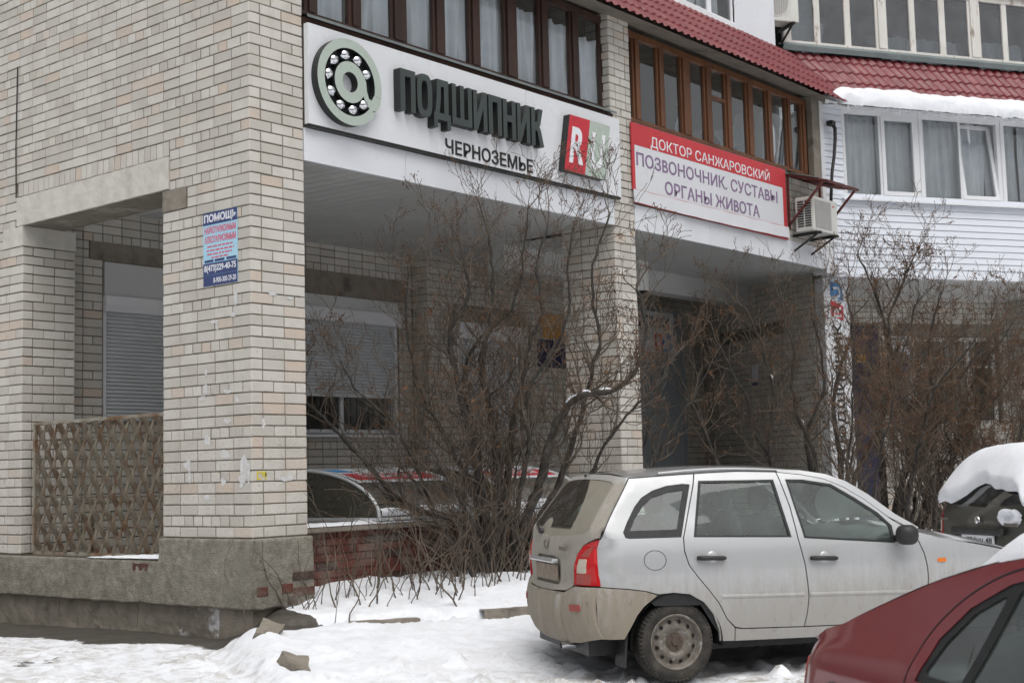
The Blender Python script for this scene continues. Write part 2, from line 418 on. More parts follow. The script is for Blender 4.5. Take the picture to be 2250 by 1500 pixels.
def ground():
    def axis(lo, hi, f0, f1, st):
        a = []; x = f0
        while x <= f1: a.append(x); x += st
        g = st; x = f1
        while x < hi: g *= 1.22; x += g; a.append(x)
        g = st; x = f0; b = []
        while x > lo: g *= 1.22; x -= g; b.append(x)
        return b[::-1]+a
    xs = axis(-260, 260, -4.2, 5.2, .05); ys = axis(-260, 260, -6.0, 4.0, .05)
    v = []; cov = []; drt = []
    for x in xs:
        for y in ys:
            inside = -9 < x < 14 and -12 < y < 6
            z = zg(x, y) if inside else (-1.02 if y > -6 else -1.12)
            dx, dy = x-K0.x, y-K0.y; t = dx*U2.x+dy*U2.y; s = dx*NI.x+dy*NI.y
            # bare wet asphalt in the lee of the side facade, snow elsewhere
            dist = -x; edge = .18 + .26*max(0, y-.2) + .25*fbm(x*1.3, y*1.3, 2.0, 4)
            c = 1.0
            if inside:
                if y > -.6 and x < .3: c = min(c, sst(edge-.18, edge+.35, dist))
                if x > .25 and y > .35 and s > .8: c = 0.0
                left = 1-sst(-.9, -.45, t)
                c -= .55*left*sst(-1.8, 1.0, y)*(0.55+1.1*fbm(x*1.1, y*2.6, 4.0, 4))
                q = math.exp(-(((s+3.05)/.95)**2))*sst(-.9, 1.0, t)                       # under the parked car
                c -= .30*q*max(0, .4+1.4*fbm(x*2.4, y*2.4, 8.0, 4))
                z += zrel(x, y)*(.25+.75*sst(.2, .8, c))
                d = .14 + .85*left*(.55+.9*fbm(x*.9, y*2.0, 31.0, 4)) + .75*q + .35*sst(-2.2, -3.4, s)*max(0, .5+1.5*fbm(x*.8, y*.8, 11.0, 3))
            else: d = .4
            v.append((x, y, z)); cov.append(max(0, min(1, c))); drt.append(max(0, min(1, d)))
    ny = len(ys); f = []
    for i in range(len(xs)-1):
        for j in range(ny-1):
            a = i*ny+j; f.append((a, a+ny, a+ny+1, a+1))
    me = bpy.data.meshes.new('ground'); me.from_pydata(v, [], f); me.materials.append(M['ground'])
    for nm, dat in (('snow', cov), ('dirt', drt)):
        at = me.attributes.new(nm, 'FLOAT', 'POINT'); at.data.foreach_set('value', dat)
    me.polygons.foreach_set('use_smooth', [True]*len(me.polygons)); me.update()
    o = bpy.data.objects.new('ground', me); COL.objects.link(o)
    tag(o, 'snow covered yard with trodden ruts and bare wet asphalt along the wall', None, None, 'structure')
ground()

# ------------------------------------------------------------------ apartment building
BLD = thing('apartment_building', (0, 0, 0), 'pale silicate brick apartment building with recessed ground floor and glazed balconies', 'building')
H = .1
brk = MB(); NBRICK = [0]; BM = {}
def brick_mesh(L):
    k = round(L, 2)
    if k not in BM:
        mb = MB(); brick_geo(mb, lambda u, z, d: Vector((u, -d, z)), -L/2, L/2, -.044, .044, 0, 0)
        me = bpy.data.meshes.new('brick'); me.from_pydata(mb.v, [], mb.f); me.materials.append(M['brick_o'])
        bm = bmesh.new(); bm.from_mesh(me); bmesh.ops.recalc_face_normals(bm, faces=bm.faces); bm.to_mesh(me); bm.free()
        BM[k] = me
    return BM[k]
def brick_geo(mb, P, u0, u1, z0, z1, d, a):
    b = .004; k = d-.05
    vs = [P(u0+b,z0+b,d), P(u1-b,z0+b,d), P(u1-b,z1-b,d), P(u0+b,z1-b,d),
          P(u0,z0,d-b), P(u1,z0,d-b), P(u1,z1,d-b), P(u0,z1,d-b), P(u0,z0,k), P(u1,z0,k), P(u1,z1,k), P(u0,z1,k)]
    mb.add(vs, [(0,1,2,3),(0,4,5,1),(1,5,6,2),(2,6,7,3),(3,7,4,0),(4,8,9,5),(5,9,10,6),(6,10,11,7),(7,11,8,4)], a)
def one_brick(pl, u0, u1, z0, z1, single, seed):
    q = random.Random(repr((seed, round(u0,3), round(z0,3))))
    e = [q.uniform(-.0022, .0022) for _ in range(4)]; d = q.uniform(-.0025, .002); r = q.random()
    if single and NBRICK[0] < 300:
        NBRICK[0] += 1
        o = bpy.data.objects.new('brick', brick_mesh(u1-u0)); COL.objects.link(o); o.parent = BLD
        U, N = pl.U.copy(), pl.N.copy()
        if U.cross(-N).z < 0: U = -U
        c = pl.P((u0+u1)/2+e[0], (z0+z1)/2+e[1]*.6, d)
        o.matrix_local = Matrix(((U.x, -N.x, 0, c.x), (U.y, -N.y, 0, c.y), (0, 0, 1, c.z), (0, 0, 0, 1)))
        return
    brick_geo(brk, pl.P, u0+e[0], u1+e[1], z0+e[2], z1+e[3], d, r)
J = .006     # half a joint
def courses(pl, u0, u1, j0, j1, holes=(), single=False, shift=0.0, corner=False, tri=None):
    """stack bond: three stretcher courses, one header course (j %% 4 == 1 below it)"""
    for j in range(j0, j1):
        z0, z1 = j*H+J, (j+1)*H-J; hd = (j % 4 == 1); L = []
        if tri:                                                    # narrow pier faces
            w = tri[1] if hd else tri[0]; u = u0
            for q in w: L.append((u+J, u+q-J)); u += q
        elif hd:
            u = u0
            if corner: L += [(u+J, u+.13-J), (u+.13+J, u+.325-J)]; u += .325
            else: u += shift
            while u < u1-.02:
                if u+.13 > u1-.04: L.append((u+J, u1-J)); break
                L.append((u+J, u+.13-J)); u += .13
        else:
            u = u0-(.26-shift if shift else 0)
            while u < u1-.02:
                e = u+.26
                if e > u1-.05: e = u1
                if e > u0+.03: L.append((max(u, u0)+J, e-J))
                u += .26
                if e == u1: break
        for a, b in L:
            segs = [(a, b)]
            for (ha, hb, za, zb) in holes:
                if min(z1, zb)-max(z0, za) > .045:
                    ns = []
                    for p, q in segs:
                        if hb <= p or ha >= q: ns.append((p, q)); continue
                        if ha-J-p > .03: ns.append((p, ha-J))
                        if q-hb-J > .03: ns.append((hb+J, q))
                    segs = ns
            for p, q in segs: one_brick(pl, p, q, z0, z1, single, (pl.O.x, pl.N.x))
def wall_core(name, pl, u0, u1, z0, z1, th, holes=(), mat='mortar'):
    """mortar body behind the bricks, with real openings"""
    us = sorted({u0, u1, *[h[0] for h in holes], *[h[1] for h in holes]}); zs = sorted({z0, z1, *[h[2] for h in holes], *[h[3] for h in holes]})
    us = [u for u in us if u0 <= u <= u1]; zs = [z for z in zs if z0 <= z <= z1]
    mb = MB()
    for a, b in zip(us, us[1:]):
        run = None
        for c, d in zip(zs, zs[1:]):
            h = any(q[0] <= (a+b)/2 <= q[1] and q[2] <= (c+d)/2 <= q[3] for q in holes)
            if h:
                if run: mb.pbox(pl, a, b, run[0], run[1], -.009, -th); run = None
            else: run = (run[0], d) if run else (c, d)
        if run: mb.pbox(pl, a, b, run[0], run[1], -.009, -th)
    return mb.build(name, M[mat], BLD, recalc=False)
# --- corner pier and side facade
hB = [(.93,1.32,3.1,3.315), (1.20,3.93,3.30,3.80), (3.80,4.21,3.1,3.315), (1.31,3.81,2.9,3.4)]
P1w = ([.13,.26,.26], [.26,.26,.13])
FR = PL((0,3.81,0), (1,0,0), (0,-1,0)); P1R = PL((.65,0,0), (0,1,0), (1,0,0))
P1L = ([.262]*5, [.13,.195,.132,.132,.132,.132,.132,.195,.13])
wall_core('pier', PF, .01, .64, -.02, 6.3, 1.29)
courses(PLF, 0, 1.31, 0, 31, single=True, tri=P1L)
courses(PF, 0, .65, 0, 31, single=True, tri=P1w)
courses(PLF, 0, 5.6, 31, 64, holes=hB, corner=True)
courses(PF, 0, .65, 31, 64, tri=P1w)
courses(P1R, 0, 1.3, -3, 36)
mb = MB(); mb.box(.012, .5, 1.29, 5.6, 3.32, 6.4); mb.build('side_wall', M['mortar'], BLD)
mb = MB(); mb.box(.012, .63, 3.825, 5.6, -.3, 3.32); mb.build('pier', M['mortar'], BLD)
courses(PLF, 3.81, 5.6, -2, 31, corner=True)
courses(FR, 0, .65, -2, 31, tri=P1w)
# lintel, bearing blocks, soldier course
def rough_block(name, pl, u0, u1, z0, z1, d0, d1, mat, amp=.006, st=.05, seed=0, lip=None):
    """hand-cast block with uneven faces"""
    mb = MB()
    def cb(fn, nu, nv): mb.grid(fn, max(1, nu), max(1, nv))
    def pt(u, z, d):
        q = pl.P(u, z, d); n = fbm(q.x*9+seed, q.y*9, q.z*9, 3)*amp*2
        if lip: z += lip(u)*sst(z0+.12, z0, z)
        return pl.P(u, z, d) + (pl.N*n if True else 0) + Vector((0,0,n*.5))
    nu = int((u1-u0)/st)+1; nz = int((z1-z0)/st)+1; nd = int((d1-d0)/st)+1
    cb(lambda a, b: pt(u0+(u1-u0)*a, z0+(z1-z0)*b, d1), nu, nz); cb(lambda a, b: pt(u0+(u1-u0)*a, z0+(z1-z0)*b, d0), nu, nz)
    cb(lambda a, b: pt(u0+(u1-u0)*a, z0, d0+(d1-d0)*b), nu, nd); cb(lambda a, b: pt(u0+(u1-u0)*a, z1, d0+(d1-d0)*b), nu, nd)
    cb(lambda a, b: pt(u0, z0+(z1-z0)*a, d0+(d1-d0)*b), nz, nd); cb(lambda a, b: pt(u1, z0+(z1-z0)*a, d0+(d1-d0)*b), nz, nd)
    bm = bmesh.new(); me = bpy.data.meshes.new('t'); me.from_pydata(mb.v, [], mb.f); bm.from_mesh(me)
    bmesh.ops.remove_doubles(bm, verts=bm.verts, dist=.0005); bmesh.ops.recalc_face_normals(bm, faces=bm.faces)
    bm.to_mesh(me); bm.free(); bpy.data.meshes.remove(me) if False else None
    me.name = name; me.materials.append(mat); o = bpy.data.objects.new(name, me); COL.objects.link(o); o.parent = BLD
    return o
rough_block('lintel', PLF, 1.205, 3.92, 3.325, 3.638, -.48, .012, M['concrete'], .005)
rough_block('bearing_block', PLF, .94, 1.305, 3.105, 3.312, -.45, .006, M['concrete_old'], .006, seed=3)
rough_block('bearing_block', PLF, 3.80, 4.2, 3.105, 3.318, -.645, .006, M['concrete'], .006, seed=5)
for i in range(27):
    u = 1.21+i*.1; one_brick(PLF, u+J, u+.1-J, 3.65, 3.792, False, 'soldier')
mb = MB(); mb.tube([(-.012,3.93,3.64), (-.014,3.94,4.2), (-.012,3.93,4.8), (-.014,3.92,5.1)], .007, 5); mb.build('cable', M['cable'], BLD)  # thin dark tube stands in for the expansion joint in the wall
# plinth of rough render, lower edge broken away, footing below
def plinth(name, fn, nu, nz, mat):
    mb = MB(); mb.grid(fn, nu, nz); o = mb.build(name, mat, BLD, smooth=True); return o
def plf(u0, u1, zt, pl, d0=.03):
    def f(a, b):
        u = u0+(u1-u0)*a; q = pl.P(u, 0, 0)
        zb = -.635 + .018*fbm(q.x*4, q.y*4, 1.0, 4) + .03*max(0, fbm(q.x*1.7, q.y*1.7, 6.0, 3))
        z = zb+(zt-zb)*b
        d = d0 + .012*fbm(q.x*2+z, q.y*2, z*2, 4) + .010*fbm(q.x*14, q.y*14, z*14, 3) + .012*(1-b)
        if b <= 0.0: d -= .05
        if b >= 1.0: d -= .025
        return pl.P(u, z, d)
    return f
plinth('plinth', plf(-.05, 1.33, -.005, PLF), 90, 42, M['plaster'])
plinth('plinth', plf(1.30, 5.6, -.215, PLF), 280, 30, M['plaster'])
plinth('plinth', plf(-.05, .68, -.005, PF), 50, 42, M['plaster'])
mb = MB(); mb.box(0, .62, .0, 1.3, -.63, -.006); mb.box(0, .5, 1.3, 5.6, -.63, -.222); mb.build('plinth_core', M['concrete_old'], BLD)
for u0, u1, m_ in ((1.12, 1.75, 'concrete_old'), (1.76, 3.1, 'concrete_old'), (3.11, 4.6, 'concrete_old'), (.05, 1.11, 'concrete_salt')):
    rough_block('footing_block', PLF, u0, u1, -1.05, -.60, -.5, -.03, M[m_], .012, seed=u0)
rough_block('footing_block', PF, .02, .66, -1.05, -.60, -.5, -.03, M['concrete_old'], .012, seed=9)
# bricks showing where the render fell off
rb = MB(); brick_geo(rb, lambda u, z, d: Vector((u, -d, z)), -.062, .062, -.04, .04, 0, 0)
rm = bpy.data.meshes.new('red_brick'); rm.from_pydata(rb.v, [], rb.f); rm.materials.append(M['brick_red'])
rb2 = MB(); brick_geo(rb2, lambda u, z, d: Vector((u, -d, z)), -.125, .125, -.036, .036, 0, 0)
rm2 = bpy.data.meshes.new('red_brick'); rm2.from_pydata(rb2.v, [], rb2.f); rm2.materials.append(M['brick_red'])
for x, z in ((.07,-.47), (.36,-.46), (.42,-.57), (.55,-.36), (.56,-.50)):
    o = bpy.data.objects.new('exposed_brick', rm if x < .5 else rm2); COL.objects.link(o); o.parent = BLD; o.location = (x, -.046+R.uniform(-.004,.003), z)
o = bpy.data.objects.new('exposed_brick', rm2); COL.objects.link(o); o.parent = BLD; o.location = (-.036, 1.62, -.285); o.rotation_euler = (0, 0, rad(-90))
# --- ground-floor rear wall with shuttered windows
WB = PL((0,4.05,0), (1,0,0), (0,-1,0)); WC = PL((0,3.74,0), (1,0,0), (0,-1,0)); WR = PL((6.30,0,0), (0,1,0), (-1,0,0))
hW = [(1.17,2.75,1.24,3.08), (.98,2.95,3.08,3.31), (4.0,6.02,1.10,2.98), (3.85,6.2,2.98,3.31)]
wall_core('rear_wall', WB, .63, 6.32, -1.0, 3.75, .3, [hW[0], hW[2]])
courses(WB, .64, 6.30, -4, 37, holes=hW)
courses(WR, 3.74, 4.05, -4, 37); mb = MB(); mb.box(6.312, 6.6, 3.752, 4.06, -1, 3.75); mb.build('rear_wall', M['mortar'], BLD)
hC = [(6.92,8.36,1.05,2.75), (6.75,8.5,2.75,2.98)]
wall_core('rear_wall', WC, 6.31, 14.2, -1.0, 3.75, .3, [hC[0]])
courses(WC, 6.30, 14.2, -2, 37, holes=hC)
for pl, a in ((WB, (.99,2.94,3.085,3.302)), (WB, (3.86,6.19,2.985,3.302)), (WC, (6.76,8.49,2.755,2.975))):
    mb = MB(); mb.pbox(pl, a[0], a[1], a[2], a[3], .006, -.2); mb.build('lintel', M['concrete_old'], BLD)
def roller_shutter(pl, u0, u1, zb, zt, box, panel=None):
    """box over a curtain of slats between guide rails"""
    mb = MB(); z = zb; st = .0455
    while z < zt-.01:
        P = pl.P; a, b = z, min(z+st, zt)
        pr = [(a, -.085), (a+.003, -.070), (a+.012, -.061), (b-.016, -.063), (b-.007, -.070), (b, -.085)]
        for (za, da), (zc, dc) in zip(pr, pr[1:]):
            mb.add([P(u0+.03,za,da), P(u1-.03,za,da), P(u1-.03,zc,dc), P(u0+.03,zc,dc)], [(0,1,2,3)])
        z += st
    sh = mb.build('roller_shutter', M['shutter'], BLD, recalc=False)
    mb = MB(); mb.pbox(pl, u0+.03, u1-.03, zb-.05, zb, -.058, -.08); mb.build('bottom_bar', M['shutter'], sh)
    for a in (u0, u1-.05):
        mb = MB(); mb.pbox(pl, a, a+.05, zb-.55 if zb > 1.5 else zb-.05, zt, -.035, -.09); mb.build('guide_rail', M['white_pvc'], sh)
    mb = MB(); P = pl.P; z0, z1 = box
    mb.add([P(u0-.01,z0,-.10), P(u1+.01,z0,-.10), P(u1+.01,z0,.03), P(u0-.01,z0,.03), P(u0-.01,z0+.07,.06), P(u1+.01,z0+.07,.06),
            P(u0-.01,z1,.06), P(u1+.01,z1,.06), P(u0-.01,z1,-.10), P(u1+.01,z1,-.10)],
           [(0,1,2,3), (3,2,5,4), (4,5,7,6), (6,7,9,8), (0,3,4,6,8), (1,2,5,7,9)])
    mb.build('shutter_box', M['white_pvc'], sh)
    if panel:
        mb = MB(); mb.pbox(pl, u0, u1, panel[0], panel[1], .012, -.06); mb.build('cover_panel', M['soffit'], sh)
    return sh
roller_shutter(WB, 1.18, 2.74, 1.28, 2.52, (2.50,2.68), (2.68,3.075))
roller_shutter(WB, 4.0, 6.02, 1.66, 2.63, (2.63,2.80), (2.80,2.975))
roller_shutter(WC, 6.93, 8.35, 1.10, 2.50, (2.50,2.74))
def room(name, x0, x1, y0, y1, z0, z1):
    mb = MB(); mb.box(x0, x1, y0, y1, z0, z1); return mb.build(name, M['room'], BLD)
# window under the half-raised shutter, with bars
wn = MB(); wn.pbox(WB, 4.02, 6.0, 1.12, 1.17, -.12, -.18); wn.pbox(WB, 4.02, 6.0, 2.6, 2.66, -.12, -.18)
for a in (4.02, 4.98, 5.94): wn.pbox(WB, a, a+.06, 1.17, 2.6, -.12, -.18)
wf = wn.build('window', M['white_pvc'], BLD)
for a, b in ((4.08,4.98), (5.04,5.94)):
    mb = MB(); mb.pbox(WB, a, b, 1.17, 2.6, -.148, -.152); mb.build('pane', M['glass_dark'], wf)
for i in range(9):
    mb = MB(); mb.tube([WB.P(4.15+i*.22, 1.14, -.085), WB.P(4.15+i*.22, 1.72, -.085)], .007, 5); mb.build('window_bar', M['dark_metal'], wf)
mb = MB(); mb.pbox(WB, 4.0, 6.02, 1.06, 1.10, .05, -.2); mb.build('window_sill', M['white_pvc'], BLD)
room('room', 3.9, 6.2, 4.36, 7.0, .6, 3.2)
# --- pier between the bays
P2w = ([.12,.22,.11], [.225,.225]); P2L = PL((5.68,0,0), (0,1,0), (-1,0,0)); P2R = PL((6.13,0,0), (0,1,0), (1,0,0))
mb = MB(); mb.box(5.692, 6.118, .012, .80, -1.0, 3.7); mb.box(5.692, 6.118, .012, .6, 3.7, 6.3); mb.build('pier', M['mortar'], BLD)
courses(PF, 5.68, 6.13, -4, 62, tri=P2w); courses(P2L, 0, .82, -4, 36); courses(P2L, 0, .36, 36, 62)
courses(P2R, 0, .82, -4, 36)
# --- fascia boards under the balconies, with their joints
for u0, u1 in ((.652,2.02), (2.025,3.45), (3.455,5.0), (5.005,5.685), (6.13,7.9), (7.905,9.62), (9.625,11.0), (11.005,11.62)):
    mb = MB(); mb.pbox(PF, u0, u1, 3.51, 3.825, .004, -.04); mb.build('fascia_panel', M['white_panel'], BLD)
mb = MB(); mb.pbox(PF, .65, 11.5, 3.825, 4.83, -.012, -.06); mb.build('parapet', M['mortar_dark'], BLD)
courses(PF, 10.02, 11.46, 38, 48)
# soffit boards of the recess
def soffit(name, quad, n, mat):
    """boards with narrow grooves between; quad: near-left, near-right, far-right, far-left"""
    a, b, c, d = [Vector(q) for q in quad]; mb = MB()
    for i in range(n):
        for s0, s1, dz in ((i/n, (i+.94)/n, 0), ((i+.94)/n, (i+1)/n, .008)):
            p0, p1 = a.lerp(b, s0), a.lerp(b, s1); q0, q1 = d.lerp(c, s0), d.lerp(c, s1); o = Vector((0,0,dz))
            mb.add([p0+o, p1+o, q1+o, q0+o], [(0,1,2,3)])
            if not dz: mb.add([p1, p1+Vector((0,0,.008)), q1+Vector((0,0,.008)), q1], [(0,1,2,3)])
    return mb.build(name, mat, BLD, recalc=False)
soffit('soffit', [(.45,.03,3.525), (5.70,.03,3.525), (6.5,4.06,3.665), (.45,4.06,3.665)], 30, M['soffit'])
soffit('soffit', [(6.12,.03,3.525), (11.75,.03,3.525), (14.2,3.76,3.66), (6.12,3.76,3.66)], 34, M['soffit'])
mb = MB(); mb.box(.3, 14.5, .06, 6.0, 3.72, 3.9); mb.build('floor_slab', M['concrete'], BLD)
mb = MB(); mb.box(6.2, 13.4, 2.2, 2.5, 3.28, 3.70); mb.build('ceiling_beam', M['soffit'], BLD)
# floor of the recess
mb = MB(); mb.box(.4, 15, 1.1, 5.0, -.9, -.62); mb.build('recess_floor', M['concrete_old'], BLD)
# --- balcony glazing
def glazing(pl, u0, u1, z0, z1, d, mull, fm, gm, th=.07, rail=.09, curtain=None, transom=()):
    """one window: frame, posts at the given intervals, one pane per light"""
    mb = MB(); mb.pbox(pl, u0, u1, z0, z0+rail*.6, d, d-th); mb.pbox(pl, u0, u1, z1-rail, z1, d, d-th)
    mb.pbox(pl, u0-.012, u0, z0, z1, d, d-th); mb.pbox(pl, u1, u1+.012, z0, z1, d, d-th)
    w = mb.build('window', fm, BLD, bevel=.004); edges = [u0]
    for a, b in mull:
        mb = MB(); m_ = (a+b)/2
        mb.pbox(pl, a, b, z0+rail*.6, z1-rail, d-.012, d-th)
        if b-a > .15: mb.pbox(pl, a+.045, b-.045, z0+rail*.6, z1-rail, d+.012, d-.012)
        mb.build('mullion', fm, w, bevel=.005); edges += [a, b]
    edges.append(u1)
    for a, b in zip(edges[::2], edges[1::2]):
        if b-a < .02: continue
        mb = MB(); t_ = R.uniform(-.004, .004)
        P = pl.P; mb.add([P(a,z0+rail*.6,d-.04+t_), P(b,z0+rail*.6,d-.04-t_), P(b,z1-rail,d-.04-t_+R.uniform(-.003,.003)), P(a,z1-rail,d-.04+t_)], [(0,1,2,3)])
        mb.build('pane', gm, w, recalc=False)
    for a, b, z in transom:
        mb = MB(); mb.pbox(pl, a, b, z, z+.05, d-.01, d-th); mb.build('transom', fm, w)
    return w
def curtain(pl, u0, u1, z0, z1, d, seed, parent=BLD, top=0.0, mat='curtain', den=26):
    mb = MB(); n = max(8, int((u1-u0)*60))
    def f(a, b):
        u = u0+(u1-u0)*a; zt = z1+top*fbm(u*5, seed, 0, 2)
        return pl.P(u + .012*math.sin(u*den*1.7+seed)*(1-b), z0+(zt-z0)*b, d + .030*math.sin(u*den+seed+1.2*fbm(u*3, seed, b, 2)*3) + .018*math.sin(u*den*2.3+seed*2))
    mb.grid(f, n, 10); return mb.build('curtain', M[mat], parent, smooth=True, recalc=False)
m1 = [(.78,.952), (1.367,1.544), (1.962,2.206), (2.605,2.801), (3.19,3.382), (3.795,4.033), (4.431,4.623), (5.027,5.221), (5.639,5.68)]
w1 = glazing(PF, .66, 5.68, 4.965, 6.16, -.10, m1, M['wood_dark'], M['glass'])
for k, (a, b) in enumerate(((.66,1.36), (1.38,2.1), (2.1,2.72), (2.72,3.3), (3.3,3.9), (3.94,4.5), (4.52,5.1), (5.12,5.66))):
    curtain(PF, a+.02, b-.01, 4.95, (6.1,6.1,6.1,6.05,6.0,5.92,5.90,5.84)[k], -.19, k*1.7, top=.06)
mb = MB(); mb.pbox(PF, .652, 5.70, 4.835, 4.90, .02, -.1); mb.build('sill_board', M['wood_dark'], BLD)
def flash(pl, u0, u1, z, d1, d0, drop=.03):
    mb = MB(); P = pl.P
    mb.add([P(u0,z,d1), P(u1,z,d1), P(u1,z+.055,d0), P(u0,z+.055,d0), P(u0,z-drop,d1+.004), P(u1,z-drop,d1+.004)], [(0,1,2,3), (4,5,1,0)])
    return mb.build('sill_flashing', M['flashing'], BLD, recalc=False)
flash(PF, .645, 5.705, 4.915, .075, -.1)
m2 = [(6.338,6.514), (6.896,7.081), (7.471,7.724), (8.064,8.269), (8.613,8.802), (9.201,9.411), (9.775,9.968), (10.377,10.55), (10.843,11.02)]
w2 = glazing(PF, 6.14, 11.03, 4.93, 6.13, -.09, m2, M['wood_brown'], M['glass_dark'], transom=((8.269,8.613,5.62),))
mb = MB(); mb.pbox(PF, 11.03, 11.30, 4.83, 6.2, .0, -.3); mb.build('jamb', M['concrete_old'], BLD)
flash(PF, 6.13, 10.1, 4.875, .02, -.1, .02)
# bags and cloths piled behind the panes
for k, (u, z, w_, h_) in enumerate(((9.05,5.12,.26,.34), (9.62,5.25,.30,.62), (10.15,5.30,.26,.72), (10.7,5.2,.22,.9), (8.3,5.1,.25,.22), (7.9,5.2,.2,.5))):
    mb = MB()
    mb.grid(lambda a, b: PF.P(u-w_*.5+w_*a*(1-.4*b*b), 4.95+h_*b*1.2, -.30-.05*math.sin(a*9+k)-.05*math.cos(b*7+k*2)-.25*abs(a-.5)), 8, 8)
    mb.build('stored_cloth', M['curtain' if k % 2 else 'shutter'], BLD, smooth=True)
room('balcony_room', .66, 11.5, .95, 2.6, 4.7, 6.6)  # solid dark block added behind the curtains to stop light
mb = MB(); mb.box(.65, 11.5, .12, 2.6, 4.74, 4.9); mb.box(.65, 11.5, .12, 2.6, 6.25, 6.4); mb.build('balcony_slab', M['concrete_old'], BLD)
# --- pressed metal tile roof skirts
def tile_roof(name, pl, ue0, ue1, ut0, ut1, de, ze, dt, zt):
    L = math.hypot(de-dt, zt-ze); nx, nz = (zt-ze)/L, (de-dt)/L; mb = MB(); nu = int((ue1-ue0)/.025); nv = int(L/.022)
    def f(a, b):
        u = (ue0+(ue1-ue0)*a)*(1-b) + (ut0+(ut1-ut0)*a)*b; s = b*L; uu = ue0+(ue1-ue0)*a
        fr = (s/.24) % 1.0
        h = .016*math.sin(2*math.pi*uu/.155) + .022*(1-fr)**1.0
        return pl.P(u, ze+(zt-ze)*b + h*nz, de+(dt-de)*b + h*nx)
    mb.grid(f, nu, nv); return mb.build(name, M['roof_red'], BLD, smooth=False, recalc=False)
tile_roof('roof_skirt', PF, .5, 11.72, .5, 11.0, .42, 6.06, -.30, 6.91)
tile_roof('roof_skirt', P3, -.22, 7.0, -.75, 7.0, .37, 6.07, -.24, 7.02)
mb = MB(); P = PF.P
mb.add([P(.5,6.04,.40), P(11.6,6.04,.40), P(11.35,6.19,-.10), P(.5,6.19,-.10), P(11.35,6.4,-.10), P(.5,6.4,-.10)], [(0,1,2,3), (3,2,4,5)])
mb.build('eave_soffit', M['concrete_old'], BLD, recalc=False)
mb = MB(); P = P3.P
mb.add([P(-.1,6.05,.35), P(7,6.05,.35), P(7,6.13,.03), P(-.1,6.13,.03)], [(0,1,2,3)]); mb.build('eave_soffit', M['white_pvc'], BLD, recalc=False)
mb = MB()
for i in range(6): mb.pbox(P3, -.02+i*1.16, 1.13+i*1.16, 6.10, 6.20, .07, .0)
mb.build('eave_trim', M['white_pvc'], BLD)
# --- angled wing: siding, windows
for j in range(12):
    z = 3.474+.106*j; mb = MB(); P = P3.P
    a = .15 if j == 0 else 0
    u0, u1 = .06, 7.0
    mb.add([P(u0,z-(.0),.018), P(u1,z,.018), P(u1,z+.098,.006), P(u0,z+.098,.006), P(u0,z+.106,-.004), P(u1,z+.106,-.004), P(u0,z,.0), P(u1,z,.0)],
           [(0,1,2,3), (3,2,5,4), (6,7,1,0)])
    mb.build('siding_board', M['siding'], BLD, recalc=False)
mb = MB(); mb.pbox(P3, .03, 7.0, 3.44, 4.65, -.006, -.25); mb.build('parapet', M['white_pvc'], BLD)
mb = MB(); mb.pbox(P3, .02, 7.0, 3.42, 3.474, .022, -.02); mb.build('siding_trim', M['siding'], BLD)
nw = PL(P3.P(.27,0,.0), (-math.cos(rad(-17)), -math.sin(rad(-17)), 0), (math.sin(rad(-17)), -math.cos(rad(-17)), 0))   # narrow cheek, u runs back toward the corner
for j in range(15):
    z = 4.70+.098*j; mb = MB(); P = nw.P
    mb.add([P(-.0,z,.016), P(.46,z,.016), P(.46,z+.09,.005), P(0,z+.09,.005), P(.46,z+.098,-.004), P(0,z+.098,-.004)], [(0,1,2,3), (3,2,4,5)])
    mb.build('siding_board', M['siding'], BLD, recalc=False)
mb = MB(); mb.pbox(nw, .0, .46, 3.45, 6.2, -.006, -.1); mb.pbox(nw, .42, .50, 3.45, 6.2, .03, -.25); mb.build('corner_trim', M['white_pvc'], BLD)
for j in range(12):
    z = 3.474+.106*j; mb = MB(); P = nw.P
    mb.add([P(-.0,z,.016), P(.30,z,.016), P(.30,z+.098,.005), P(0,z+.098,.005), P(.30,z+.106,-.004), P(0,z+.106,-.004)], [(0,1,2,3), (3,2,4,5)])
    mb.build('siding_board', M['siding'], BLD, recalc=False)
flash3 = MB(); P = P3.P; flash3.add([P(.2,4.645,.10), P(7,4.645,.10), P(7,4.675,-.03), P(.2,4.675,-.03), P(.2,4.62,.10), P(7,4.62,.10)], [(0,1,2,3), (4,5,1,0)])
flash3.build('sill_flashing', M['white_pvc'], BLD, recalc=False)
